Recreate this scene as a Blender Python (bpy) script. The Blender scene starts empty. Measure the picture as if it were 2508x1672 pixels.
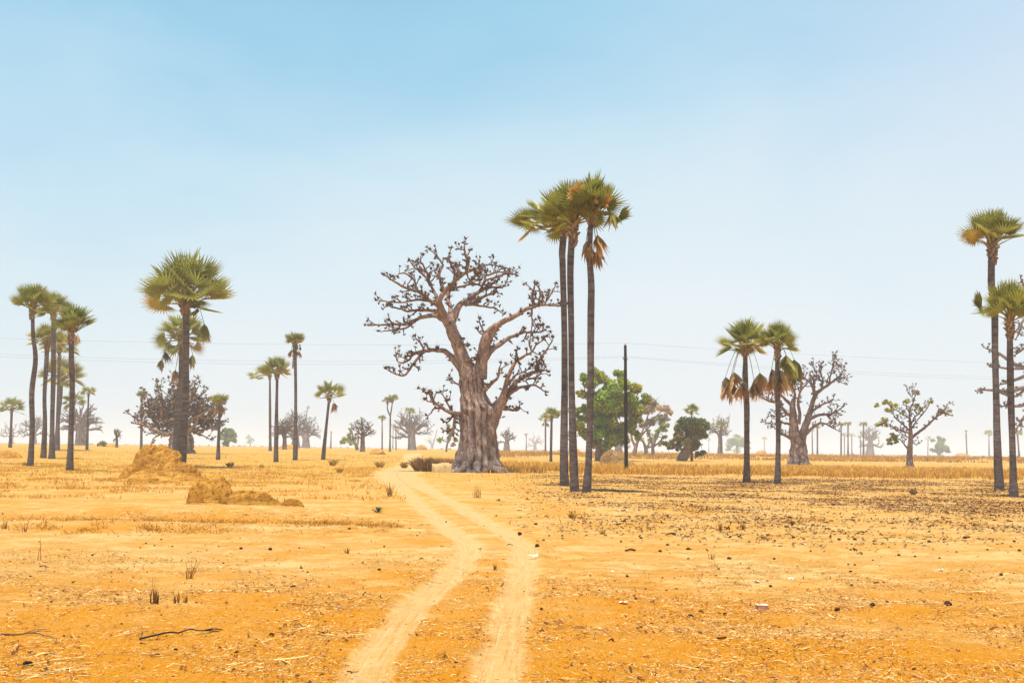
import bpy, math, random
import numpy as np
from mathutils import Matrix, Vector
R_ = math.radians
rnd = random.Random(7)
NP = np.random.default_rng(11)
scene = bpy.context.scene
COL = scene.collection

# ------------------------------------------------------------------ camera
SW, SH = 2508.0, 1672.0
FPX, CAM_H = 2689.0, 2.2
PITCH, ROLL = math.atan(264.5 / FPX), math.atan(0.0135)
F0 = np.array([0, math.cos(PITCH), math.sin(PITCH)])
U0 = np.array([0, -math.sin(PITCH), math.cos(PITCH)])
R0 = np.array([1.0, 0, 0])
CU = math.cos(ROLL) * U0 - math.sin(ROLL) * R0
CR = math.cos(ROLL) * R0 + math.sin(ROLL) * U0
CPOS = np.array([0, 0, CAM_H])
cam = bpy.data.cameras.new('camera'); cam.lens = 36 * FPX / SW; cam.sensor_width = 36
cam.clip_start = 0.1; cam.clip_end = 9000
co = bpy.data.objects.new('camera', cam); COL.objects.link(co)
co.matrix_world = Matrix([[CR[i], CU[i], -F0[i], CPOS[i]] for i in range(3)] + [[0, 0, 0, 1]])
scene.camera = co

def ray(px, py):
    return F0 * FPX + CR * (px - SW / 2) - CU * (py - SH / 2)

# ------------------------------------------------------------------ noise
def _h(ix, iy, s):
    n = (ix.astype(np.int64) * 374761393 + iy.astype(np.int64) * 668265263 + s * 982451653) & 0xffffffff
    n = ((n ^ (n >> 13)) * 1274126177) & 0xffffffff
    n = (n ^ (n >> 16)) & 0xffffffff
    return n / 4294967295.0
def vnoise(x, y, s=0):
    x = np.asarray(x, float); y = np.asarray(y, float)
    ix = np.floor(x); iy = np.floor(y); fx = x - ix; fy = y - iy
    fx = fx * fx * (3 - 2 * fx); fy = fy * fy * (3 - 2 * fy)
    a = _h(ix, iy, s); b = _h(ix + 1, iy, s); c = _h(ix, iy + 1, s); d = _h(ix + 1, iy + 1, s)
    return (a * (1 - fx) + b * fx) * (1 - fy) + (c * (1 - fx) + d * fx) * fy
def fbm(x, y, o=4, s=0):
    v = 0; a = 0.5; t = 0
    for i in range(o):
        v = v + a * vnoise(x, y, s + i * 17); t += a; a *= 0.5; x = np.asarray(x) * 2.03 + 5.1; y = np.asarray(y) * 2.03 + 1.7
    return v / t
def sstep(a, b, x):
    t = np.clip((np.asarray(x, float) - a) / (b - a), 0, 1); return t * t * (3 - 2 * t)

# ------------------------------------------------------------------ terrain
def rise(r):
    return 1.5 * sstep(90, 400, r)
def ground0(px, py):
    """where the ray through a photo pixel meets the gently rising plain"""
    d = ray(px, py); d = d / np.linalg.norm(d)
    if d[2] > -1e-5: d = np.array([d[0], d[1], -1e-5])
    t = 3.0
    while t < 2500:
        p = CPOS + d * t
        if p[2] <= rise(math.hypot(p[0], p[1])): return p
        t *= 1.004
    return CPOS + d * 2500
def Gxy(px, py): p = ground0(px, py); return (p[0], p[1])

# wheel ruts of the sandy track (centre lines, metres)
K = 2508 / 2352.0
RUT_L = [(795, 1600), (826, 1568), (872, 1490), (948, 1395), (1028, 1325), (1076, 1270), (1072, 1243), (1030, 1213), (985, 1178), (945, 1143), (915, 1115), (897, 1098), (905, 1082), (935, 1071), (948, 1058), (944, 1046), (950, 1040)]
RUT_R = [(1125, 1600), (1138, 1568), (1160, 1470), (1190, 1350), (1207, 1290), (1200, 1252), (1160, 1222), (1095, 1186), (1035, 1153), (985, 1127), (945, 1104), (925, 1088), (940, 1074), (952, 1060), (950, 1046), (956, 1040)]
def dense(pl, n=14):
    P = np.array([Gxy(a * K, b * K) for a, b in pl]); out = []
    for i in range(len(P) - 1):
        p0 = P[max(i - 1, 0)]; p1 = P[i]; p2 = P[i + 1]; p3 = P[min(i + 2, len(P) - 1)]
        for k in range(n):
            t = k / n
            out.append(0.5 * ((2 * p1) + (-p0 + p2) * t + (2 * p0 - 5 * p1 + 4 * p2 - p3) * t * t + (-p0 + 3 * p1 - 3 * p2 + p3) * t ** 3))
    out.append(P[-1]); return np.array(out)
RL, RR = dense(RUT_L), dense(RUT_R)
def polydist(x, y, pl):
    best = np.full(np.shape(x), 1e9)
    for i in range(len(pl) - 1):
        a = pl[i]; b = pl[i + 1]; ab = b - a; L2 = ab @ ab + 1e-9
        t = np.clip(((x - a[0]) * ab[0] + (y - a[1]) * ab[1]) / L2, 0, 1)
        best = np.minimum(best, np.hypot(x - a[0] - t * ab[0], y - a[1] - t * ab[1]))
    return best
def signed(x, y):
    best = np.full(np.shape(x), 1e9); sg = np.zeros(np.shape(x))
    for pl in (RL, RR):
        for i in range(0, len(pl) - 1):
            a = pl[i]; ab = pl[i + 1] - a; t = np.clip(((x - a[0]) * ab[0] + (y - a[1]) * ab[1]) / (ab @ ab + 1e-9), 0, 1)
            dx = x - a[0] - t * ab[0]; dy = y - a[1] - t * ab[1]; d = np.hypot(dx, dy); m = d < best
            best = np.where(m, d, best); sg = np.where(m, np.sign(ab[0] * dy - ab[1] * dx), sg)
    return best * sg
def track_masks(x, y):
    x = np.asarray(x, float); y = np.asarray(y, float)
    m = np.zeros(x.shape); 
    near = (y > 2) & (y < 330) & (np.abs(x) < 60)
    xs, ys = x[near], y[near]
    dl = polydist(xs, ys, RL); dr = polydist(xs, ys, RR)
    w = 0.215 + 0.07 * sstep(12, 40, ys) + 0.9 * sstep(45, 100, ys)
    wob = 0.14 * (fbm(xs * 2.3, ys * 2.3, 3, 5) - 0.5) * 6
    a = 1 - sstep(w * 0.55, w * 1.7, np.minimum(dl, dr) + wob * w)
    m[near] = a
    c = np.zeros(x.shape)                                   # corridor (both ruts and the strip between)
    c[near] = 1 - sstep(1.1, 2.2, np.minimum(dl, dr))
    return m, c

# low swells: (photo px, py, radius_x m, radius_y m, height m)
SWELL = [(560, 1262, 5.2, 1.6, .32), (250, 1290, 3.6, .9, .14), (780, 1292, 2.8, .8, .10), (395, 1165, 3.6, 2.6, .35),
         (1900, 1590, 1.6, .8, .10), (1450, 1480, 1.2, .8, .07), (300, 1500, 1.4, 1., .08), (2300, 1500, 1.8, .8, .10), (1168, 1150, 4.5, 3.5, .25),
         (1500, 1135, 4., 3., .3), (920, 1110, 6, 5, .5), (702, 1096, 5, 5, .8), (1025, 1100, 4, 4, .8)]
SWELL = [(*Gxy(a, b), c, d, e) for a, b, c, d, e in SWELL]
def Hxy(x, y, fine=True):
    x = np.asarray(x, float); y = np.asarray(y, float); r = np.hypot(x, y)
    z = rise(r)
    z = z + (fbm(x / 9, y / 9, 3, 3) - 0.5) * 0.16 * sstep(10, 60, r) * (1 - 0.6 * sstep(150, 400, r))
    z = z + (fbm(x / 60, y / 60, 2, 9) - 0.5) * 0.8 * sstep(200, 500, r)
    for sx, sy, rx, ry, h in SWELL:
        z = z + h * np.exp(-(((x - sx) / rx) ** 2 + ((y - sy) / ry) ** 2))
    if fine:
        z = z + (fbm(x * 1.1, y * 1.1, 3, 21) - 0.5) * 0.09 * (1 - sstep(60, 200, r))
    return z
def G(px, py):
    x, y = Gxy(px, py); return np.array([x, y, float(Hxy(x, y))])
def GD(px, D):
    if D > 370: D = 370 + (D - 370) * 2.9
    d = ray(px, 1100); p = CPOS + d * (D / d[1]); return np.array([p[0], D, float(Hxy(p[0], D))])
def W(px, py, Y):
    d = ray(px, py); return CPOS + d * (Y / d[1])

# ------------------------------------------------------------------ mesh building
class MB:
    def __init__(s): s.v = []; s.q = []; s.t = []; s.c = []; s.n = 0
    def add(s, v, quads=None, tris=None, col=None):
        v = np.asarray(v, float).reshape(-1, 3)
        if quads is not None and len(quads): s.q.append(np.asarray(quads, int).reshape(-1, 4) + s.n)
        if tris is not None and len(tris): s.t.append(np.asarray(tris, int).reshape(-1, 3) + s.n)
        c = np.ones((len(v), 3)) * (np.array([1., 1, 1]) if col is None else np.asarray(col, float))
        s.v.append(v); s.c.append(c); s.n += len(v)
    def mesh(s, name, smooth=True):
        v = np.concatenate(s.v) if s.v else np.zeros((0, 3))
        q = np.concatenate(s.q) if s.q else np.zeros((0, 4), int)
        t = np.concatenate(s.t) if s.t else np.zeros((0, 3), int)
        me = bpy.data.meshes.new(name)
        me.vertices.add(len(v)); me.vertices.foreach_set('co', v.astype(np.float32).ravel())
        nl = len(q) * 4 + len(t) * 3
        me.loops.add(nl); me.loops.foreach_set('vertex_index', np.concatenate([q.ravel(), t.ravel()]).astype(np.int32))
        me.polygons.add(len(q) + len(t))
        ls = np.concatenate([np.arange(len(q)) * 4, len(q) * 4 + np.arange(len(t)) * 3]).astype(np.int32)
        me.polygons.foreach_set('loop_start', ls)
        me.update(calc_edges=True)
        me.polygons.foreach_set('use_smooth', np.full(len(q) + len(t), smooth))
        a = me.color_attributes.new('tint', 'FLOAT_COLOR', 'POINT')
        c = np.concatenate(s.c); c = np.hstack([c, np.ones((len(c), 1))])
        a.data.foreach_set('color', c.astype(np.float32).ravel())
        return me
    def build(s, name, mat, parent=None, smooth=True, origin=None):
        if origin is not None:
            s.v = [v - np.asarray(origin) for v in s.v]
        o = bpy.data.objects.new(name, s.mesh(name, smooth)); COL.objects.link(o)
        o.data.materials.append(mat)
        if origin is not None: o.location = origin
        if parent is not None:
            o.parent = parent
            if origin is not None: o.location = (0, 0, 0)
        return o
def tag(o, label=None, cat=None, group=None, kind=None):
    if label: o['label'] = label
    if cat: o['category'] = cat
    if group: o['group'] = group
    if kind: o['kind'] = kind
    return o
def empty(name, loc, label, cat, group=None):
    o = bpy.data.objects.new(name, None); COL.objects.link(o); o.location = loc; o.empty_display_size = .5
    return tag(o, label, cat, group)

def norm(v): v = np.asarray(v, float); return v / (np.linalg.norm(v) + 1e-12)
def catmull(P, n=5):
    P = np.asarray(P, float); out = []
    for i in range(len(P) - 1):
        p0 = P[max(i - 1, 0)]; p1 = P[i]; p2 = P[i + 1]; p3 = P[min(i + 2, len(P) - 1)]
        for k in range(n):
            t = k / n
            out.append(0.5 * ((2 * p1) + (-p0 + p2) * t + (2 * p0 - 5 * p1 + 4 * p2 - p3) * t * t + (-p0 + 3 * p1 - 3 * p2 + p3) * t ** 3))
    out.append(P[-1]); return np.array(out)
def tube(mb, P, rad, k=6, col=None, wob=0.0, cap=True):
    P = np.asarray(P, float); n = len(P); rad = np.ones(n) * rad
    T = np.gradient(P, axis=0); T /= (np.linalg.norm(T, axis=1, keepdims=True) + 1e-9)
    a = np.array([1., 0, 0]) if abs(T[0][0]) < .8 else np.array([0, 1., 0])
    N = norm(np.cross(T[0], a)); V = np.empty((n, k, 3)); ang = np.arange(k) * 2 * math.pi / k
    ca, sa = np.cos(ang)[:, None], np.sin(ang)[:, None]
    for i in range(n):
        N = N - T[i] * (N @ T[i]); N /= (math.sqrt(N @ N) + 1e-9); B = np.cross(T[i], N)
        rr = rad[i] * (1 + (wob * (NP.random((k, 1)) - .5) if wob else 0))
        V[i] = P[i] + rr * (ca * N + sa * B)
    idx = np.arange(n * k).reshape(n, k); nx = np.roll(idx, -1, 1)
    q = np.stack([idx[:-1], nx[:-1], nx[1:], idx[1:]], -1).reshape(-1, 4)
    if col is not None:
        col = np.asarray(col, float)
        if col.ndim == 2: col = np.repeat(col, k, 0)
    if cap:
        v = np.vstack([V.reshape(-1, 3), P[-1] + T[-1] * rad[-1] * .5]); e = n * k
        t = np.stack([idx[-1], nx[-1], np.full(k, e)], -1)
        if col is not None and col.ndim == 2: col = np.vstack([col, col[-1]])
        mb.add(v, q, t, col)
    else: mb.add(V, q, None, col)

# ------------------------------------------------------------------ materials
def nodes(name):
    m = bpy.data.materials.new(name); m.use_nodes = True; nt = m.node_tree
    b = nt.nodes['Principled BSDF']; b.inputs['Roughness'].default_value = .85
    b.inputs['Specular IOR Level'].default_value = .15
    return m, nt, b
def N_(nt, t, **kw):
    n = nt.nodes.new(t)
    for k, v in kw.items():
        if k in n.inputs.keys() if hasattr(n.inputs, 'keys') else False: n.inputs[k].default_value = v
        else: setattr(n, k, v)
    return n
def mixc(nt, fac, a, b, mode='MIX'):
    n = nt.nodes.new('ShaderNodeMix'); n.data_type = 'RGBA'; n.blend_type = mode
    for s, v in ((n.inputs[0], fac), (n.inputs[6], a), (n.inputs[7], b)):
        if hasattr(v, 'is_linked') or isinstance(v, bpy.types.NodeSocket): nt.links.new(v, s)
        elif isinstance(v, (int, float)): s.default_value = v
        else: s.default_value = (*v, 1)
    return n.outputs[2]
def mth(nt, op, a, b=0.0, clamp=False):
    n = nt.nodes.new('ShaderNodeMath'); n.operation = op; n.use_clamp = clamp
    for s, v in ((n.inputs[0], a), (n.inputs[1], b)):
        if isinstance(v, bpy.types.NodeSocket): nt.links.new(v, s)
        else: s.default_value = v
    return n.outputs[0]
def noise(nt, scale, detail=3, vec=None, rough=.55, dist=0.0):
    n = nt.nodes.new('ShaderNodeTexNoise'); n.inputs['Scale'].default_value = scale; n.inputs['Detail'].default_value = detail
    n.inputs['Roughness'].default_value = rough; n.inputs['Distortion'].default_value = dist
    if vec is not None: nt.links.new(vec, n.inputs['Vector'])
    return n.outputs[0]
def ramp(nt, src, stops, interp='LINEAR'):
    n = nt.nodes.new('ShaderNodeValToRGB'); n.color_ramp.interpolation = interp
    e = n.color_ramp.elements
    while len(e) < len(stops): e.new(0.5)
    for i, (p, c) in enumerate(stops):
        e[i].position = p; e[i].color = (*c, 1) if hasattr(c, '__len__') else (c, c, c, 1)
    nt.links.new(src, n.inputs[0]); return n.outputs[0]
def step(nt, src, a, b):
    n = nt.nodes.new('ShaderNodeMapRange'); n.interpolation_type = 'SMOOTHSTEP'
    nt.links.new(src, n.inputs[0]); n.inputs[1].default_value = a; n.inputs[2].default_value = b
    return n.outputs[0]
def bump(nt, b, h, strength=.5, dist=.05):
    n = nt.nodes.new('ShaderNodeBump'); n.inputs['Strength'].default_value = strength; n.inputs['Distance'].default_value = dist
    nt.links.new(h, n.inputs['Height']); nt.links.new(n.outputs[0], b.inputs['Normal'])
def geo(nt, scale=(1, 1, 1)):
    g = nt.nodes.new('ShaderNodeNewGeometry'); m = nt.nodes.new('ShaderNodeMapping'); m.inputs['Scale'].default_value = scale
    nt.links.new(g.outputs['Position'], m.inputs['Vector']); return m.outputs[0]
def obc(nt, scale=(1, 1, 1)):
    g = nt.nodes.new('ShaderNodeTexCoord'); m = nt.nodes.new('ShaderNodeMapping'); m.inputs['Scale'].default_value = scale
    nt.links.new(g.outputs['Object'], m.inputs['Vector']); return m.outputs[0]
def attr(nt, name, out='Fac'):
    n = nt.nodes.new('ShaderNodeAttribute'); n.attribute_name = name; return n.outputs[out]

def leafmat(name, base, trans=.3, rough=.5, spec=.35):
    m, nt, b = nodes(name)
    c = mixc(nt, 1.0, base, attr(nt, 'tint', 'Color'), 'MULTIPLY')
    v = noise(nt, 3.0, 3, obc(nt)); f = ramp(nt, v, [(.3, .75), (.7, 1.25)])
    c = mixc(nt, 1.0, c, f, 'MULTIPLY')
    nt.links.new(c, b.inputs['Base Color']); b.inputs['Roughness'].default_value = rough; b.inputs['Specular IOR Level'].default_value = spec
    t = nt.nodes.new('ShaderNodeBsdfTranslucent'); nt.links.new(c, t.inputs['Color'])
    mx = nt.nodes.new('ShaderNodeMixShader'); mx.inputs[0].default_value = trans
    nt.links.new(b.outputs[0], mx.inputs[1]); nt.links.new(t.outputs[0], mx.inputs[2])
    nt.links.new(mx.outputs[0], nt.nodes['Material Output'].inputs['Surface'])
    return m
def barkmat(name, c1, c2, c3, sc=1.0, bs=.6, bd=.06):
    m, nt, b = nodes(name); v = obc(nt, (sc, sc, sc * .35))
    n1 = noise(nt, 1.2, 6, v, .6); n2 = noise(nt, 5, 5, v, .65)
    c = mixc(nt, step(nt, n1, .42, .58), c1, c2); c = mixc(nt, step(nt, n2, .52, .62), c, c3)
    n3 = noise(nt, 2.2, 5, obc(nt, (sc * 1.6, sc * 1.6, sc * .5)), .6, .5); c = mixc(nt, mth(nt, 'MULTIPLY', step(nt, n3, .57, .63), .6), c, tuple(min(.6, x * 1.9) for x in c2))
    c = mixc(nt, 1.0, c, attr(nt, 'tint', 'Color'), 'MULTIPLY')
    nt.links.new(c, b.inputs['Base Color']); n4 = noise(nt, 16, 4, v, .7); bump(nt, b, mth(nt, 'ADD', n2, mth(nt, 'MULTIPLY', n4, .5)), bs, bd); return m
M = {}
M['palm_leaf'] = leafmat('palm_leaf', (.225, .255, .05), .42, .36, .5)
M['dead_leaf'] = leafmat('dead_leaf', (.50, .335, .16), .22, .7, .2)
M['leaf'] = leafmat('leaf', (.37, .375, .03), .4, .55, .25)
M['dry_leaf'] = leafmat('dry_leaf', (.52, .41, .24), .4, .7, .2)
M['grass'] = leafmat('dry_grass', (.60, .36, .08), .3, .7, .15)
M['straw'] = leafmat('straw', (.74, .52, .22), .15, .6, .25)
M['baobab'] = barkmat('baobab_bark', (.155, .118, .108), (.25, .19, .16), (.085, .062, .060), 1.3, 1.0, .2)
M['bark'] = barkmat('bark', (.16, .12, .10), (.22, .17, .13), (.10, .08, .07), 2, .6, .05)
M['boot'] = barkmat('leaf_base', (.30, .19, .14), (.36, .25, .18), (.14, .09, .07), 4, .5, .03)
M['fruit'] = barkmat('fruit', (.10, .10, .03), (.16, .13, .04), (.06, .05, .02), 4, .4, .03)
def palm_trunk_mat():
    m, nt, b = nodes('palm_bark'); g = nt.nodes.new('ShaderNodeTexCoord')
    mp = nt.nodes.new('ShaderNodeMapping'); mp.inputs['Scale'].default_value = (1, 1, 5.5); nt.links.new(g.outputs['Object'], mp.inputs[0])
    n1 = noise(nt, 1.0, 5, mp.outputs[0], .65, .6); n2 = noise(nt, 3.2, 5, obc(nt, (1.5, 1.5, 1)), .65)
    c = mixc(nt, step(nt, n1, .36, .64), (.085, .068, .066), (.185, .15, .14)); c = mixc(nt, step(nt, n2, .5, .7), c, (.07, .053, .052))
    c = mixc(nt, 1.0, c, attr(nt, 'tint', 'Color'), 'MULTIPLY')
    nt.links.new(c, b.inputs['Base Color']); bump(nt, b, mth(nt, 'ADD', mth(nt, 'MULTIPLY', n1, .6), mth(nt, 'MULTIPLY', n2, .6)), .5, .05); return m
M['palm_trunk'] = palm_trunk_mat()
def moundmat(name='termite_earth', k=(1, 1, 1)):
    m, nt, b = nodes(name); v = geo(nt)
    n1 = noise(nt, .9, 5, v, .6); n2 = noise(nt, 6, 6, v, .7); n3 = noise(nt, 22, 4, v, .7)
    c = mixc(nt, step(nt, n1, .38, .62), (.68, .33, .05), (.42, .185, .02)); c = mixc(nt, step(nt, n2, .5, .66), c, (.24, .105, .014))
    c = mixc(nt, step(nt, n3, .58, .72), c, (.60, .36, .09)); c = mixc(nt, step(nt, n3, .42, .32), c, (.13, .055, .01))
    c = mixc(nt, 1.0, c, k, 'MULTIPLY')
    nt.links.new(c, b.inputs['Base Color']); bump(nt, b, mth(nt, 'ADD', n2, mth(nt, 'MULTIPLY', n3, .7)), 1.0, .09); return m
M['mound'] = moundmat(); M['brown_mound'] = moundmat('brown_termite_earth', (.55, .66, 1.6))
def groundmat():
    m, nt, b = nodes('sandy_ground'); v = geo(nt)
    trk = attr(nt, 'track'); straw = attr(nt, 'straw'); lit = attr(nt, 'litter'); ora = attr(nt, 'orange'); gr = attr(nt, 'grassy')
    big = noise(nt, .35, 4, v, .6); mid = noise(nt, 1.6, 6, v, .62, .4); fin = noise(nt, 9, 6, v, .68); ff = noise(nt, 38, 5, v, .7)
    sand = mixc(nt, step(nt, big, .35, .65), (.53, .295, .085), (.50, .25, .050))
    sand = mixc(nt, step(nt, fin, .45, .68), sand, (.56, .335, .12))
    pat = noise(nt, 1.0, 7, geo(nt, (.7, 1.1, 1)), .7, .8)
    sand = mixc(nt, mth(nt, 'MULTIPLY', step(nt, pat, .49, .57), mth(nt, 'ADD', .35, mth(nt, 'MULTIPLY', straw, .5))), sand, (.70, .50, .21))
    pd = noise(nt, 1.3, 7, geo(nt, (.8, 1.3, 1)), .72, 1.0)
    sand = mixc(nt, mth(nt, 'MULTIPLY', step(nt, pd, .525, .60), mth(nt, 'MULTIPLY', mth(nt, 'ADD', straw, .15), .7), True), sand, (.30, .115, .012))
    of = mth(nt, 'ADD', mth(nt, 'MULTIPLY', ora, 1.1), mth(nt, 'MULTIPLY', mth(nt, 'SUBTRACT', mth(nt, 'ADD', mth(nt, 'MULTIPLY', mid, .5), mth(nt, 'MULTIPLY', big, .5)), .5), 3.2), True)
    sand = mixc(nt, of, sand, (.54, .205, .008))
    # trampled grass ground further off
    gbig = noise(nt, .16, 5, geo(nt, (.6, 1.2, 1)), .65)
    gf = mth(nt, 'MULTIPLY', mth(nt, 'MULTIPLY', gr, step(nt, gbig, .38, .60)), step(nt, mth(nt, 'ADD', mid, mth(nt, 'MULTIPLY', gr, .12)), .36, .62), True)
    sand = mixc(nt, mth(nt, 'MULTIPLY', mth(nt, 'MULTIPLY', gr, step(nt, noise(nt, .5, 6, geo(nt, (.5, 1.2, 1)), .7), .54, .64)), .7), sand, (.36, .19, .045))
    sand = mixc(nt, gf, sand, (.45, .25, .028))
    # chaff and straw bits: stretched ridged noise in two directions
    s1 = noise(nt, 17, 5, geo(nt, (1, 4.2, 1)), .68, .8); s2 = noise(nt, 15, 5, geo(nt, (3.6, 1.2, 1)), .68, 1.0)
    sf = mth(nt, 'MAXIMUM', step(nt, s1, .57, .64), step(nt, s2, .585, .65))
    sf = mth(nt, 'MULTIPLY', sf, mth(nt, 'MULTIPLY', straw, step(nt, mid, .35, .6)), True)
    sand = mixc(nt, sf, sand, (.68, .50, .21))
    # darker crumbs and dung dust
    df = mth(nt, 'MULTIPLY', step(nt, mth(nt, 'ADD', s2, mth(nt, 'MULTIPLY', s1, .0)), .43, .36), mth(nt, 'MULTIPLY', straw, .75), True)
    sand = mixc(nt, df, sand, (.22, .085, .010))
    lf = mth(nt, 'MULTIPLY', lit, step(nt, mth(nt, 'ADD', fin, mth(nt, 'MULTIPLY', mid, .5)), .80, .92), True)
    sand = mixc(nt, mth(nt, 'MULTIPLY', lf, .75), sand, (.22, .11, .035))
    tsand = mixc(nt, step(nt, fin, .4, .7), (.51, .295, .105), (.56, .345, .140))
    tsand = mixc(nt, step(nt, noise(nt, 2.0, 4, geo(nt, (2.6, .5, 1)), .6), .5, .72), tsand, (.46, .24, .07))
    rd = attr(nt, 'rutd'); cx = nt.nodes.new('ShaderNodeCombineXYZ'); nt.links.new(mth(nt, 'MULTIPLY', rd, 16.0), cx.inputs[0])
    sp = nt.nodes.new('ShaderNodeSeparateXYZ'); nt.links.new(geo(nt), sp.inputs[0]); nt.links.new(mth(nt, 'MULTIPLY', sp.outputs[1], .55), cx.inputs[1])
    stk = noise(nt, 1.0, 5, cx.outputs[0], .6, .3)
    tsand = mixc(nt, step(nt, stk, .52, .66), tsand, (.44, .215, .055)); tsand = mixc(nt, step(nt, stk, .44, .32), tsand, (.58, .38, .18))
    tf = mth(nt, 'MULTIPLY', step(nt, mth(nt, 'ADD', trk, mth(nt, 'MULTIPLY', mth(nt, 'SUBTRACT', mid, .5), .7)), .05, .98), .68)
    tf = mth(nt, 'MULTIPLY', tf, mth(nt, 'ADD', 1.0, mth(nt, 'MULTIPLY', step(nt, sp.outputs[1], 13, 24), .22)), True)
    c = mixc(nt, tf, sand, mixc(nt, mth(nt, 'MULTIPLY', step(nt, sp.outputs[1], 13, 24), .4), tsand, (.60, .39, .18)))
    nt.links.new(c, b.inputs['Base Color']); b.inputs['Roughness'].default_value = .95; b.inputs['Specular IOR Level'].default_value = .05
    hgt = mth(nt, 'ADD', mth(nt, 'MULTIPLY', fin, .7), mth(nt, 'MULTIPLY', ff, .5))
    hgt = mth(nt, 'MULTIPLY', hgt, mth(nt, 'SUBTRACT', 1.0, mth(nt, 'MULTIPLY', trk, .75)))
    hgt = mth(nt, 'ADD', hgt, mth(nt, 'MULTIPLY', mth(nt, 'MULTIPLY', stk, trk), 1.0))
    bump(nt, b, hgt, .9, .06); return m
M['ground'] = groundmat()
def plain(name, c, rough=.7, spread=.25, sc=8):
    m, nt, b = nodes(name); n = noise(nt, sc, 4, obc(nt)); k = 1 - spread
    cc = mixc(nt, step(nt, n, .35, .65), tuple(x * k for x in c), c); cc = mixc(nt, 1.0, cc, attr(nt, 'tint', 'Color'), 'MULTIPLY')
    nt.links.new(cc, b.inputs['Base Color']); b.inputs['Roughness'].default_value = rough; bump(nt, b, n, .5, .02); return m
M['dung'] = plain('dung', (.075, .035, .018), .9, .5)
M['litter'] = plain('litter', (.20, .10, .045), .9, .3, 2)
M['wood'] = plain('creosoted_wood', (.028, .022, .02), .8, .3)
M['wire'] = plain('cable', (.26, .27, .28), .5, .1)
M['ceramic'] = plain('ceramic', (.6, .52, .38), .3, .1)
M['brick'] = plain('brick', (.55, .27, .17), .9, .3)
M['brick_top'] = plain('pale_brick_top', (.80, .66, .52), .9, .15)
M['black'] = plain('black_plastic', (.012, .01, .018), .6, .2)
M['white'] = plain('white_scrap', (.85, .82, .75), .6, .1)
M['mud'] = plain('mud_wall', (.62, .42, .18), .9, .25, 3)
M['green_weed'] = leafmat('weed', (.10, .13, .03), .2)

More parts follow.
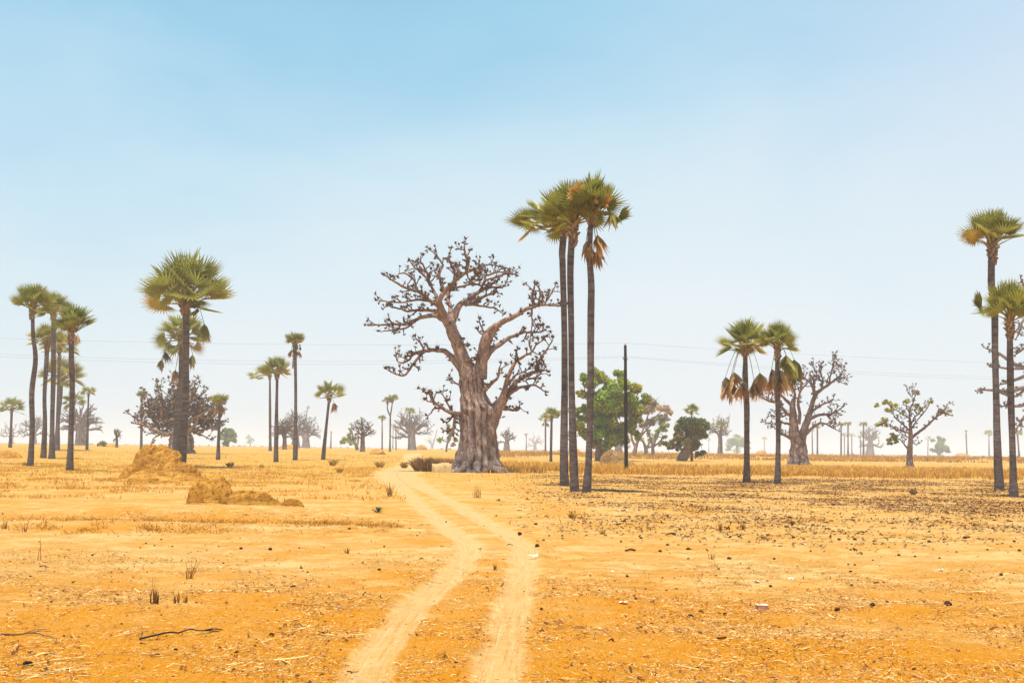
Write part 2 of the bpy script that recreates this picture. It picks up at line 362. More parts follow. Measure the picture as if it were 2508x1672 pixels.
# ------------------------------------------------------------------ ground
def build_ground():
    ring = [0.0, .8, 1.6, 2.5, 3.5, 4.5, 5.5, 6.3]; r = 7.0
    while r < 3500: ring.append(r); r *= 1.0062 if r < 120 else (1.010 if r < 500 else 1.03)
    ring = np.array(ring)
    fine = np.linspace(-29.5, 29.5, 620); coarse = np.linspace(29.5, 330.5, 70)[1:-1]
    az = np.radians(np.concatenate([fine, coarse])); na = len(az); nr = len(ring)
    A, RG = np.meshgrid(az, ring); X = RG * np.sin(A); Y = RG * np.cos(A)
    x, y = X.ravel(), Y.ravel(); rr = RG.ravel()
    z = Hxy(x, y)
    z += (fbm(x * 4.3, y * 4.3, 3, 33) - .5) * .055 * (1 - sstep(25, 70, rr)) + (fbm(x * 17, y * 17, 2, 41) - .5) * .025 * (1 - sstep(14, 30, rr))
    trk, cor = track_masks(x, y)
    smooth = Hxy(x, y, False)
    z = z * (1 - trk * .8) + (smooth - .07 * (1 - sstep(40, 90, rr))) * trk * .8
    straw = (1 - sstep(16, 27, rr)) * .95 + .12
    px = x
    bl = lambda a, b_, rx, ry: np.exp(-(((x - Gxy(a, b_)[0]) / rx) ** 2 + ((y - Gxy(a, b_)[1]) / ry) ** 2))
    straw = np.maximum(straw, bl(500, 1275, 7, 2.2)); straw = np.maximum(straw, bl(900, 1300, 4, 1.5))
    straw *= (1 - .8 * bl(200, 1370, 4, 3.5)) * (1 - .6 * bl(800, 1390, 3.5, 3))
    litter = sstep(24, 40, rr) * (1 - sstep(88, 104, rr)) * sstep(-1, 5, x - .02 * y) * (.45 + .55 * sstep(34, 60, rr))
    orange = (1 - sstep(11.5, 24, rr)) * .82 + .20 - .12 * sstep(1, 12, x) * sstep(18, 26, rr)
    orange = np.maximum(orange, .75 * bl(500, 1275, 7, 1.8)); orange = np.maximum(orange, .6 * bl(220, 1297, 4, 1.1)); orange = np.maximum(orange, .45 * bl(380, 1490, 2.5, 2))
    orange = np.maximum(orange, .55 * bl(395, 1165, 5, 4))
    orange -= .30 * bl(2200, 1560, 3, 1.0) + .2 * bl(250, 1380, 3, 3)
    orange = np.clip(orange - trk, 0, 1)
    grassy = sstep(48, 95, rr) * (.55 + .45 * (1 - sstep(-6, 4, x))) * (1 - .7 * cor)
    grassy = grassy * (1 - .75 * sstep(5, 12, x) * sstep(80, 96, rr) * (1 - sstep(100, 112, rr)))
    straw = straw * (1 - trk)
    idx = np.arange(nr * na).reshape(nr, na); nx = np.roll(idx, -1, 1)
    q = np.stack([idx[:-1], idx[1:], nx[1:], nx[:-1]], -1).reshape(-1, 4)[:, ::-1]
    q = q[na:]                                            # first ring is a single point
    v = np.stack([x, y, z], 1)
    t0 = np.stack([np.full(na, 0), idx[1], nx[1]], -1)[:, ::-1]
    n = np.zeros_like(v)
    e1 = v[q[:, 1]] - v[q[:, 0]]; e2 = v[q[:, 3]] - v[q[:, 0]]; fn = np.cross(e1, e2); fn /= np.linalg.norm(fn, axis=1, keepdims=True) + 1e-12
    for k in range(4): np.add.at(n, q[:, k], fn)
    n[0:na] = (0, 0, 1); n /= np.linalg.norm(n, axis=1, keepdims=True) + 1e-12
    if n[na * 5 + 5][2] < 0: n = -n
    n[0:na] = (0, 0, 1)
    rutd = np.full(len(x), 3.0); nr_ = (y > 2) & (y < 120) & (np.abs(x) < 30); rutd[nr_] = signed(x[nr_], y[nr_])
    istrk = (trk[q].mean(1) > .5)
    for name, sel in (('ground', ~istrk), ('dirt_track', istrk)):
        qq = q[sel]; used = np.unique(qq); 
        if name == 'ground': used = np.unique(np.concatenate([used, [0], idx[1]]))
        mp = np.full(len(v), -1); mp[used] = np.arange(len(used))
        mb = MB(); mb.add(v[used], mp[qq], mp[t0] if name == 'ground' else None)
        me = mb.mesh(name)
        for an, arr in (('track', trk), ('straw', straw), ('litter', litter), ('orange', orange), ('grassy', grassy), ('rutd', np.clip(rutd, -3, 3))):
            a = me.attributes.new(an, 'FLOAT', 'POINT'); a.data.foreach_set('value', arr[used].astype(np.float32))
        me.materials.append(M['ground']); me.normals_split_custom_set_from_vertices(n[used].tolist())
        o = bpy.data.objects.new(name, me); COL.objects.link(o)
        tag(o, 'orange sandy plain scattered with straw and dung' if name == 'ground' else 'two pale wheel ruts winding through the sand past the big baobab', kind='structure')
build_ground()

# ------------------------------------------------------------------ palms
def fan(nseg, spread, L, union, pleat, droop, rs, curl=.0, ragged=.08, cup=.15):
    """one fan leaf: axis +X, width Y, normal Z"""
    b = np.linspace(-spread, spread, nseg + 1); mid = (b[:-1] + b[1:]) / 2
    prof = lambda a: L * (.80 + .20 * np.cos(a * .9))
    U = prof(b) * union; V = [np.array([0., 0, 0])]
    def pt(a, r, z):
        rr = r / L; return np.array([r * math.cos(a), r * math.sin(a), z - droop * rr ** 2 * L + cup * abs(math.sin(a / 1.2)) * r])
    val = [pt(b[i], U[i], -pleat * L * .5) for i in range(nseg + 1)]
    rid = [pt(mid[i], prof(mid[i]) * union * 1.04, pleat * L * .5) for i in range(nseg)]
    tips = []
    for i in range(nseg):
        lt = prof(mid[i]) * (1 + rs.uniform(-ragged, ragged)); a = mid[i] + rs.uniform(-.03, .03)
        p = pt(a, lt, 0); p[2] -= curl * L * rs.uniform(.3, 1); tips.append(p)
    v = np.array(V + val + rid + tips); t = []
    for i in range(nseg):
        a0, a1, r_, tp = 1 + i, 2 + i, nseg + 2 + i, 2 * nseg + 2 + i
        t += [(0, a0, r_), (0, r_, a1), (a0, tp, r_), (r_, tp, a1)]
    g = np.ones((len(v), 3)); g[0] = (1.1, 1.05, .8); g[2 * nseg + 2:] = (1.5, 1.3, 1.1)
    return v, np.array(t), g
def frame(ax, up):
    x = norm(ax); y = norm(np.cross(up, x)); z = np.cross(x, y); return np.stack([x, y, z], 1)

def frond(mb, neck, az, el, Lp, Lf, rs, nseg, tint, bend=.35, pw=.05, blade_down=.5, pet=None, roll=0.0, flat=.05, spread=None, droop=None):
    d = np.array([math.cos(az) * math.cos(el), math.sin(az) * math.cos(el), math.sin(el)])
    n = 5; P = [np.array(neck)]; cur = d.copy()
    for i in range(n):
        P.append(P[-1] + cur * Lp / n); cur = norm(cur + np.array([0, 0, -bend / n * max(.15, math.cos(el))]))
    tube(pet if pet is not None else mb, P, np.linspace(pw * 1.4, pw * .55, n + 1), 4, np.array(tint) * (1.5, 1.25, 1.0), cap=False)
    ax = norm(cur + np.array([0, 0, -blade_down]))
    side = np.cross([0, 0, 1.0], ax)
    if np.linalg.norm(side) < .15: side = np.array([math.cos(az + 1.57), math.sin(az + 1.57), 0])
    up = norm(np.cross(ax, norm(side)));  up = up * math.cos(roll) + norm(side) * math.sin(roll)
    Fm = frame(ax, up)
    v, t, g = fan(nseg, spread or rs.uniform(1.75, 2.25), Lf, rs.uniform(.40, .52), flat, rs.uniform(.0, .15) if droop is None else droop, rs, cup=rs.uniform(.12, .5))
    mb.add(v @ Fm.T + P[-1], None, t, g * np.array(tint))

def palm(base, neck, R, rt, label, D=None, mids=(), n=None, el=(80, -25), dead=(), skirt=0, fruit=0, boots=True, group='slender fan palms scattered over the plain',
         lod=2, lean=(0, 0), seed=None, fork=None, flat=1.0, flare=1.5, category='palm tree', name='fan_palm', yellow=0.0, lp=.52, boot_len=None):
    """base, neck: photo pixels of the trunk's foot and of the point where the fronds start; R: crown radius px; rt: trunk radius px"""
    rs = random.Random(seed if seed is not None else int(base[0] * 7 + base[1]))
    B = GD(base[0], D) if D else G(*base)
    Y = B[1]; s = Y / FPX                           # metres per photo pixel at this depth
    rootp = empty(name, B, label, category, group)
    tr = MB(); Rm = R * s; r = rt * s
    def trunk(pts, rr, flare_on=True):
        P = catmull(pts, 6); m = len(P); t = np.linspace(0, 1, m)
        rad = rr * (1 - .22 * t + .10 * np.sin(t * 7 + rs.random() * 6) * (t > .1))
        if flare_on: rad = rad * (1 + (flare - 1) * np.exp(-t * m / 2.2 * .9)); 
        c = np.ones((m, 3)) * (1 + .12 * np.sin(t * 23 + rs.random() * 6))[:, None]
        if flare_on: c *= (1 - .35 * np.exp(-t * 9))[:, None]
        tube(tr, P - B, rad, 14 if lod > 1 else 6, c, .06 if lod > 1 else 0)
    Bd = B - np.array([0, 0, .25])
    necks = []
    if fork:
        fp = W(*fork['at'], Y); trunk([Bd, W((base[0] + fork['at'][0]) / 2, (base[1] + fork['at'][1]) / 2, Y), fp], r)
        for (q, mid_, rr) in fork['arms']:
            e = W(*q, Y); trunk([fp, W(*mid_, Y), e], r * .75, False); necks.append((e, rr * s))
    else:
        pts = [Bd] + [W(a, b, Y) for a, b in mids] + [W(*neck, Y)]
        trunk(pts, r); necks.append((pts[-1], Rm))
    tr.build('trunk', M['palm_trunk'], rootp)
    for NK, Rc in necks:
        nk = NK - B; cr = MB(); nn = int((n or 0) * .8) or (34 if lod > 1 else 20); nseg = {3: 22, 2: 18, 1: 12, 0: 8}[lod]
        for i in range(nn):
            f = (i + .5) / nn; az = i * 2.39996 + rs.uniform(-.35, .35)
            e_ = R_(el[0] + (el[1] + 40 - el[0]) * (f ** .9)) + rs.uniform(-.12, .12)
            Lp = Rc * lp * rs.uniform(.85, 1.12) * (1 if f > .25 else .9); Lf = Rc * (1.04 - lp) * rs.uniform(.9, 1.12)
            y_ = yellow + .5 * rs.random() ** 2; tint = np.array([1 + .75 * y_, 1 + .38 * y_, 1 + .1 * y_]) * rs.uniform(.75, 1.2)
            if f > .86 and rs.random() < .2: tint = np.array([1.9, 1.2, 1.0])
            frond(cr, nk + np.array([lean[0] * s, 0, lean[1] * s]) * f * .2 + np.array([0, 0, (.25 - f) * Rc * .16]), az, e_, Lp, Lf, rs, nseg, tint, bend=.22 * flat, pw=max(.035, r * .2), blade_down=rs.uniform(-.25, .35) * flat, roll=rs.uniform(-.9, .9))
        for k in range(3 if lod else 1):                    # unopened spear leaves
            a = rs.random() * 6.28; tube(cr, [nk, nk + np.array([math.cos(a) * .12 * Rc, math.sin(a) * .12 * Rc, Rc * .75])], [r * .35, .02], 4, (1.3, 1.2, .8))
        cr.build('crown', M['palm_leaf'], rootp, smooth=False)
        if boots:
            bo = MB(); bl = boot_len * s if boot_len else Rc * .38; k = int(34 if lod > 1 else 14)
            for i in range(k):
                f = i / k; a = i * 2.39996; dz = -bl * f + Rc * .03; o_ = np.array([math.cos(a), math.sin(a), 0]); up = rs.uniform(.25, .7)
                L = Rc * rs.uniform(.10, .2) * (1.1 - .5 * f)
                p0 = nk + np.array([0, 0, dz]) + o_ * r * .55; p1 = p0 + (o_ * .55 + np.array([0, 0, .9])) * L * .6; p2 = p1 + (o_ * up + np.array([0, 0, .55])) * L * .6
                tube(bo, [p0, p1, p2], [r * .55, r * .38, r * .26], 4, np.ones(3) * rs.uniform(.55, 1.25))
            bo.build('leaf_bases', M['boot'], rootp, smooth=False)
        if fruit:
            fb = MB()
            for i in range(int(fruit)):
                a = rs.random() * 6.28; q = nk + np.array([math.cos(a) * r * 1.9 + r * 1.2, math.sin(a) * r * 1.5, -Rc * rs.uniform(.02, .30)])
                u = np.linspace(-1, 1, 5); tube(fb, [q + np.array([0, 0, k * r * .55]) for k in u], [r * .12, r * .45, r * .55, r * .45, r * .12], 7, np.ones(3) * rs.uniform(.7, 1.4))
            fb.build('fruit_bunch', M['fruit'], rootp)
        for (dx, dy, dl, dm) in [q for q in dead if q[3] in ('up', 'green')]:
            df = MB(); e = W(dx, dy, Y - .35 * Rc) - B; ax = norm(e - nk + np.array([0, -.3 * Rc, 0])); tint = np.array([1.25, 1.15, .95]) * rs.uniform(.85, 1.2) if dm == 'up' else np.array([.42, .66, .30])
            tube(df, catmull([nk, (nk + e) / 2 + [0, 0, .05 * Rc], e], 5), np.linspace(r * .22, r * .12, 11), 4, tint * .8, cap=False)
            v, t, g = fan(22, rs.uniform(1.1, 1.6), dl * s, .45, .14, .1, rs, ragged=.25, cup=.35); Fm = frame(ax, norm(np.array([rs.uniform(-.3, .3), -1, .35]))); df.add(v @ Fm.T + e, None, t, g * tint)
            df.build('dead_frond' if dm == 'up' else 'drooping_frond', M['dead_leaf'], rootp, smooth=False)
        for (dx, dy, dl, dm) in [q for q in dead if q[3] in ('dead', 'x')]:                        # hanging dead fronds: hinge point px, blade length px, kind
            df = MB(); e = W(dx, dy, Y + rs.uniform(-.5, .5) * Rc) - B; m1 = (nk + e) / 2 + np.array([0, 0, abs(e[0] - nk[0]) * .55 + .1])
            tint = np.array([1.0, 1.0, 1.0]) * rs.uniform(.75, 1.15) if dm == 'dead' else np.array([.55, .75, .35])
            st = nk + np.array([0, 0, -.02]); P = catmull([st, m1, e], 5); tube(df, P, np.linspace(r * .14, max(.02, r * .08), len(P)), 4, tint * .6, cap=False)
            for q in range(3):
                v, t, g = fan(20 if lod else 9, rs.uniform(.30, .62), dl * s * rs.uniform(.8, 1.1), rs.uniform(.25, .5), .2, .0, rs, ragged=.4, cup=rs.uniform(.0, .9))
                v[:, 1] += np.sin(v[:, 0] * 5 + q) * .02
                ax = norm(np.array([rs.uniform(-.35, .35), rs.uniform(-.3, .3), -1])); a = rs.random() * 6.28
                Fm = frame(ax, norm(np.array([math.cos(a), math.sin(a), .1]))); df.add(v @ Fm.T + e, None, t, g * tint)
            df.build('dead_frond', M['dead_leaf'], rootp, smooth=False)
        if skirt:
            for k in range(skirt):
                df = MB(); a = k * 2.4 + .4; e = nk + np.array([math.cos(a) * Rc * .22, math.sin(a) * Rc * .22, -Rc * rs.uniform(.1, .3)])
                tint = np.ones(3) * rs.uniform(.7, 1.1); tube(df, catmull([nk, nk + np.array([math.cos(a) * Rc * .2, math.sin(a) * Rc * .2, .02]), e], 4), .03, 4, tint * .6, cap=False)
                v, t, g = fan(12, rs.uniform(.35, .8), Rc * rs.uniform(.45, .65), .55, .12, 0, rs, ragged=.2, cup=.3)
                Fm = frame(norm(np.array([math.cos(a) * .25, math.sin(a) * .25, -1])), norm(np.array([math.cos(a), math.sin(a), .2]))); df.add(v @ Fm.T + e, None, t, g * tint)
                df.build('dead_frond', M['dead_leaf'], rootp, smooth=False)
    return rootp

TG = 'three tall palms standing close together in front of the baobab'
palm((1383, 1190), (1383, 550), 98, 9.5, 'tall palm whose crown leans left, leftmost of the close trio by the big baobab', mids=[(1381, 1100), (1383, 950), (1382, 800), (1378, 650), (1377, 615)], n=38, lod=3, el=(70, -38), lean=(-330, 0), group=TG, seed=3, yellow=.3, fruit=0)
palm((1408, 1204), (1404, 540), 108, 9.5, 'tall palm with slatted brown leaf stubs under its crown, middle of the close trio', mids=[(1404, 1100), (1400, 950), (1399, 800), (1397, 650)], n=40, lod=3, el=(85, -22), group=TG, seed=8, yellow=.2, boot_len=75)
palm((1436, 1206), (1448, 530), 106, 9.0, 'tall palm with dead tan fronds hanging below its crown, rightmost of the close trio', mids=[(1443, 1100), (1446, 950), (1447, 800), (1448, 700), (1444, 620)], n=40, lod=3, el=(88, 2), group=TG, seed=5,
     dead=[(1463, 574, 55, 'dead'), (1436, 590, 48, 'dead'), (1462, 612, 48, 'dead'), (1500, 520, 36, 'x'), (1412, 474, 34, 'up'), (1452, 488, 26, 'up'), (1482, 498, 30, 'up'), (1515, 532, 40, 'green')], yellow=.1, boot_len=25)
palm((443, 1144), (456, 733), 126, 9.6, 'largest palm on the left, full crown with green fruit, behind the tall termite mound', mids=[(449, 1060), (455, 960), (456, 860)], n=42, lod=3, el=(86, -30), fruit=22, seed=14, boot_len=45, yellow=.15,
     dead=[(500, 792, 40, 'x')], group='palms on the left side of the plain')
GL = 'palms on the left side of the plain'
palm((432, 1122), (446, 825), 72, 8, 'shaggy palm half hidden behind the largest left palm, with fronds hanging low', mids=[(436, 1000), (444, 920)], n=30, lod=2, el=(70, -60), seed=4, group=GL, dead=[(430, 905, 30, 'dead'), (404, 860, 34, 'x'), (472, 868, 32, 'x'), (395, 880, 26, 'x')], yellow=.1)
palm((74, 1141), (80, 752), 64, 6.2, 'tall palm furthest left in the left cluster, with a slightly wavy trunk', mids=[(79, 1050), (78, 960), (87, 880), (81, 820)], n=32, seed=6, group=GL, el=(80, -20), boot_len=34)
palm((106, 1122), (116, 838), 54, 5.8, 'palm with bulging trunk and yellowing fronds, second from left in the left cluster', mids=[(110, 1040), (109, 970), (113, 900)], n=28, seed=7, group=GL, el=(75, -35), yellow=.35, fruit=6)
palm((127, 1124), (131, 765), 58, 6.2, 'palm with a straight pale trunk in the middle of the left cluster', mids=[(128, 1030), (131, 900)], n=30, seed=9, group=GL, el=(82, -30), yellow=.1, boot_len=20)
palm((136, 1101), (151, 925), 60, 5.0, 'shorter leaning palm with drooping yellowish fronds inside the left cluster', mids=[(143, 1020), (148, 970)], n=26, seed=10, group=GL, el=(70, -50), yellow=.6)
palm((141, 1103), (146, 850), 50, 4.5, 'ragged palm with brown lower fronds next to the nearest palm of the left cluster', mids=[(142, 1000)], n=24, seed=31, group=GL, el=(60, -50), yellow=.3, dead=[(190, 818, 22, 'dead')])
palm((171, 1152), (175, 806), 66, 7.0, 'palm with wind-swept broad fronds, nearest and rightmost of the left cluster', mids=[(174, 1050), (177, 950), (175, 880)], n=30, seed=12, group=GL, el=(80, -15), boot_len=40, lean=(60, 0))
palm((25, 1096), (29, 1001), 37, 3.2, 'small palm alone at the far left edge with a round spiky crown', n=22, lod=1, seed=13, group=GL, el=(75, -45))
palm((213, 1101), (217, 964), 23, 2.6, 'thin palm with a small flat crown right of the left cluster', n=18, lod=1, seed=15, group=GL, el=(60, -20))
palm((176, 1101), (181, 985), 34, 3.0, 'low palm with grey-green crown behind the rightmost trunk of the left cluster', n=20, lod=1, seed=16, group=GL, el=(70, -50))
palm((346, 1104), (347, 975), 23, 3.0, 'slim palm with a bowl-shaped crown in front of the left side of the bushy baobab', n=18, lod=1, seed=17, group=GL, el=(75, 10))
palm((534, 1126), (538, 990), 32, 3.8, 'slim palm with dry hanging leaves in front of the right side of the bushy baobab', n=20, lod=1, seed=18, group=GL, el=(75, -10), skirt=5, yellow=.3)
GM = 'palms between the left side and the big baobab'
palm((662, 1104), (661, 918), 36, 3.0, 'palm with a thinner trunk leaning its crown left, left one of a touching pair', n=20, lod=1, seed=19, group=GM, el=(65, -45), lean=(-140, 0), yellow=.2)
palm((676, 1131), (679, 914), 46, 4.6, 'taller palm of the touching pair, with a reddish neck', mids=[(677, 1030)], n=26, lod=2, seed=20, group=GM, el=(82, -20), yellow=.15)
palm((723, 1127), (722, 845), 38, 4.6, 'palm rising highest left of the baobab, flat crown over a shaggy dark neck', mids=[(724, 1030), (724, 930)], n=24, lod=2, seed=21, group=GM, el=(62, 5), fruit=14, skirt=3, boot_len=60)
palm((791, 1126), (807, 970), 46, 4.2, 'palm with a clearly leaning trunk and drooping dry fronds', mids=[(797, 1065)], n=20, lod=2, seed=22, group=GM, el=(80, -35), dead=[(818, 985, 22, 'dead')], yellow=.2)
palm((810, 1098), (811, 1062), 7, 1.6, 'tiny distant palm stub right of the leaning palm', n=7, lod=0, seed=23, group=GM, el=(85, 30), boots=False)
palm((936, 1101), (936, 1028), 15, 1.7, 'small palm immediately left of the forked palm', n=16, lod=1, seed=24, group=GM, el=(70, -20))
palm((955, 1105), (956, 1000), 17, 2.4, 'forked palm with two stems and two crowns side by side', n=18, lod=1, seed=25, group=GM, el=(70, -15), fork={'at': (956, 1019), 'arms': [((949, 985), (949.5, 1003), 17), ((962, 980), (959, 1000), 18)]})
palm((1001, 1101), (1003, 1010), 17, 2.2, 'small palm standing in front of the hazy grey baobab', n=18, lod=1, seed=26, group=GM, el=(70, -30))
palm((970, 1096), (969.5, 1052), 11, 1.5, 'short hazy palm right of the forked palm', D=420, n=12, lod=0, seed=27, group=GM, el=(70, -40))
palm((962, 1094), (963, 1044), 11, 1.3, 'faint hazy palm directly behind the forked palm', D=620, n=12, lod=0, seed=28, group=GM, el=(60, -50))
palm((1349, 1131), (1351, 1022), 30, 3.4, 'low palm with a pale green crown just left of the close trio', n=22, lod=1, seed=29, group='low palms by the close trio', el=(75, -30))
palm((1336, 1107), (1336, 1030), 20, 2.2, 'thin palm with a dry brown skirt left of the pale green low palm', n=16, lod=1, seed=30, group='low palms by the close trio', el=(75, -30), skirt=5)
palm((1289, 1098), (1289, 1066), 8, 1.5, 'faint small palm between the big baobab and the close trio', D=560, n=10, lod=0, seed=32, group='low palms by the close trio', el=(50, -10))
GR = 'palms on the right side of the plain'
palm((1829, 1180), (1825, 850), 76, 7.4, 'palm with wide crown and orange dead fronds hanging on both sides, left of a pair', mids=[(1829, 1080), (1829, 1000), (1826, 940)], n=32, lod=3, seed=33, group=GR, el=(86, -35), lp=.5, yellow=.12,
     dead=[(1777, 922, 52, 'dead'), (1788, 932, 46, 'dead'), (1797, 910, 44, 'dead'), (1817, 938, 42, 'dead'), (1861, 912, 56, 'dead'), (1848, 938, 40, 'dead')], boot_len=26)
palm((1904, 1185), (1904, 850), 66, 6.6, 'palm with dead fronds against its trunk and green ones drooping right, right of a pair', mids=[(1906, 1080), (1905, 980), (1904, 920)], n=28, lod=3, seed=34, group=GR, el=(86, -20), yellow=.15,
     dead=[(1890, 902, 55, 'dead'), (1899, 905, 62, 'dead'), (1911, 905, 56, 'dead'), (1925, 868, 52, 'x'), (1945, 880, 48, 'x'), (1935, 900, 44, 'x')], boot_len=40)
palm((1766, 1113), (1766, 1045), 17, 2.0, 'small dull palm in front of a hazy bare tree', n=18, lod=1, seed=35, group=GR, el=(75, -40))
palm((2002, 1115), (2002, 1048), 12, 2.0, 'small palm directly behind the right edge of the right-hand baobab', n=14, lod=1, seed=36, group=GR, el=(60, -20))
palm((1990, 1110), (1989, 1056), 9, 1.5, 'hazy palm hidden behind the right-hand baobab branches', D=480, n=10, lod=0, seed=37, group=GR, el=(60, -20))
GH = 'hazy palms on the right horizon'
palm((2060, 1116), (2060, 1044), 13, 1.8, 'dark-topped palm, left one of two equal small palms right of the baobab', n=16, lod=1, seed=38, group=GH, el=(60, -10))
palm((2077, 1116), (2077, 1042), 13, 1.8, 'dark-topped palm, right one of two equal small palms right of the baobab', n=16, lod=1, seed=39, group=GH, el=(60, -10))
palm((2068, 1115), (2068, 1066), 10, 1.3, 'pale palm half seen between two equal small palms', D=560, n=12, lod=0, seed=40, group=GH, el=(60, -40))
palm((2086, 1115), (2086, 1068), 12, 1.5, 'pale palm with a round faded crown right of the two equal small palms', D=620, n=12, lod=0, seed=41, group=GH, el=(60, -30))
palm((2108, 1115), (2107, 1070), 9, 1.4, 'pale bluish palm just left of the slender dark palm', D=520, n=12, lod=0, seed=42, group=GH, el=(60, -30))
palm((2115, 1116), (2115, 1042), 14, 1.8, 'slender dark palm standing left of the faded grey baobab', n=16, lod=1, seed=43, group=GH, el=(60, -20))
palm((2272, 1114), (2273, 1075), 12, 1.3, 'very faint palm left of the blue-grey bushy tree', D=700, n=12, lod=0, seed=44, group=GH, el=(60, -40))
palm((2368, 1115), (2366, 1060), 8, 1.7, 'thin palm with a tiny tuft of leaves in the haze', D=520, n=10, lod=0, seed=45, group=GH, el=(80, 20), boots=False)
palm((2422, 1117), (2422, 1064), 15, 1.4, 'grey-blue palm with a round crown near the right palms', D=560, n=14, lod=0, seed=46, group=GH, el=(65, -25))
palm((1736, 1109), (1736, 1078), 7, 1.0, 'very faint small palm in the haze left of a hazy bare tree', D=760, n=9, lod=0, seed=49, group=GH, el=(60, -20))
palm((1872, 1108), (1872, 1076), 9, 1.1, 'very faint palm in the haze between the dead-frond palm pair', D=760, n=10, lod=0, seed=50, group=GH, el=(60, -20))
palm((2448, 1200), (2430, 598), 94, 9.4, 'tallest palm at the right edge, with a curved neck', mids=[(2443, 1100), (2440, 980), (2437, 860), (2436, 760), (2428, 690)], n=34, lod=3, seed=47, group=GR, el=(85, -10), yellow=.1, boot_len=60)
palm((2483, 1219), (2473, 778), 96, 8.6, 'shorter palm nearest the right edge, with a long frond reaching left', mids=[(2480, 1100), (2476, 980), (2474, 880)], n=34, lod=3, seed=48, group=GR, dead=[(2405, 750, 44, 'green')], el=(85, -10), yellow=.3, boot_len=60)
palm((2496, 1117), (2492, 1063), 16, 2.0, 'dim little palm at the right edge behind the shorter right palm', D=420, n=14, lod=0, seed=51, group=GR, el=(60, -30))

# ------------------------------------------------------------------ baobabs and bare trees
def cluster(mb, p, d, s, rs, k=4, dark=(.62, .44, .34)):
    for i in range(k):
        v = norm(d * .7 + np.array([rs.gauss(0, .6), rs.gauss(0, .6), rs.gauss(.25, .5)])); L = s * rs.uniform(.13, .29)
        q = p + v * L * .6 + np.array([rs.gauss(0, .04), rs.gauss(0, .04), rs.gauss(0, .04)]) * s
        tube(mb, [p, q, p + v * L], [s * .045, s * .062, s * .028], 4, np.array(dark) * rs.uniform(.7, 1.5))
    for i in range(3):
        v = norm(d * .5 + np.array([rs.gauss(0, .6), rs.gauss(0, .6), rs.gauss(.4, .4)])); L = s * rs.uniform(.4, .8); w = np.cross(v, [0, 1, 0]) * s * .014
        mb.add([p - w, p + w, p + v * L], None, [(0, 1, 2)], np.array(dark) * 1.6)
def twig(mb, p, d, L, r, s, rs, lev, tint, up=.25, kn=5):
    n = max(3, int(L / (.35 * s)) + 1); P = [p]; cur = norm(d)
    for i in range(n):
        cur = norm(cur + np.array([rs.gauss(0, .26), rs.gauss(0, .26), rs.gauss(up * .25, .22)])); P.append(P[-1] + cur * L / n)
    rad = np.linspace(r, max(r * .5, .022 * s), n + 1); tube(mb, P, rad, 5, np.array(tint) * rs.uniform(.75, 1.1))
    if lev > 0:
        for i in range(1, n):
            if rs.random() < .62:
                v = norm(np.array([rs.gauss(0, 1), rs.gauss(0, 1), rs.gauss(.35, .6)])); v = norm(v - cur * (v @ cur) * .6 + cur * .5)
                twig(mb, P[i], v, L * rs.uniform(.3, .6), rad[i] * .7, s, rs, lev - 1, tint, up, kn)
    cluster(mb, P[-1], cur, s, rs, kn)
    return P[-1]
def px_map(o, sc): return lambda x, y: (o[0] + x / sc, o[1] + y / sc)
def trunk_rings(mb, rows, B, Y, mp, sc, rs, flute=.16, nf=9, k=88, depth=.85, roots=True, tint=(1, 1, 1)):
    """rows: (zoom y, centre x, half width) from the ground up -> a fluted bole"""
    rows = [(y, c, h) for y, c, h in rows]; s = Y / FPX / sc
    Pz = []
    for y, c, h in rows:
        p = W(*mp(c, y), Y); Pz.append((p[0], p[2], h * s))
    Pz = catmull(np.array(Pz), 7); n = len(Pz); a = np.linspace(0, 2 * math.pi, k, endpoint=False)
    ph = [rs.random() * 6.28 for _ in range(6)]; V = []; C = []
    for i, (x, z, h) in enumerate(Pz):
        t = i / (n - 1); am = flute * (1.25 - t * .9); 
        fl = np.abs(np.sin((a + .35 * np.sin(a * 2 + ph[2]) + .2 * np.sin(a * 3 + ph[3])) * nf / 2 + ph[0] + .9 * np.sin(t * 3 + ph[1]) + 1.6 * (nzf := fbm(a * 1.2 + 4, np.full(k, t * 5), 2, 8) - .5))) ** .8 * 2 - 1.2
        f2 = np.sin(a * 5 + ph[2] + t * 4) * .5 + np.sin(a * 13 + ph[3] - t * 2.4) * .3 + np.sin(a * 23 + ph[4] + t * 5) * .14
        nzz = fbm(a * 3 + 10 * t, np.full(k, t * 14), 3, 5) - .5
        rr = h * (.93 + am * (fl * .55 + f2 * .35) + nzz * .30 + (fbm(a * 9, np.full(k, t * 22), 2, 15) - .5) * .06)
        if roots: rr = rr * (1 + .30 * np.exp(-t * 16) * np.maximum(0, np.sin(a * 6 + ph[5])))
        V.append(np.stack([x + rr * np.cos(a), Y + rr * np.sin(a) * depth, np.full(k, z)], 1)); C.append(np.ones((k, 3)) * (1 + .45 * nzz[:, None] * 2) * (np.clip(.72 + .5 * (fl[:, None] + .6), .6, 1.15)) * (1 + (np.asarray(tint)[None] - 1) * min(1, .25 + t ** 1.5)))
    V = np.array(V); V[0, :, 2] -= .4; idx = np.arange(n * k).reshape(n, k); nx = np.roll(idx, -1, 1)
    q = np.stack([idx[:-1], nx[:-1], nx[1:], idx[1:]], -1).reshape(-1, 4)
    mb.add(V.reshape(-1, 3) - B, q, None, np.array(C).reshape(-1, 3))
LIMB_SCALE = {2.45: .93, 2.063: 1.25}
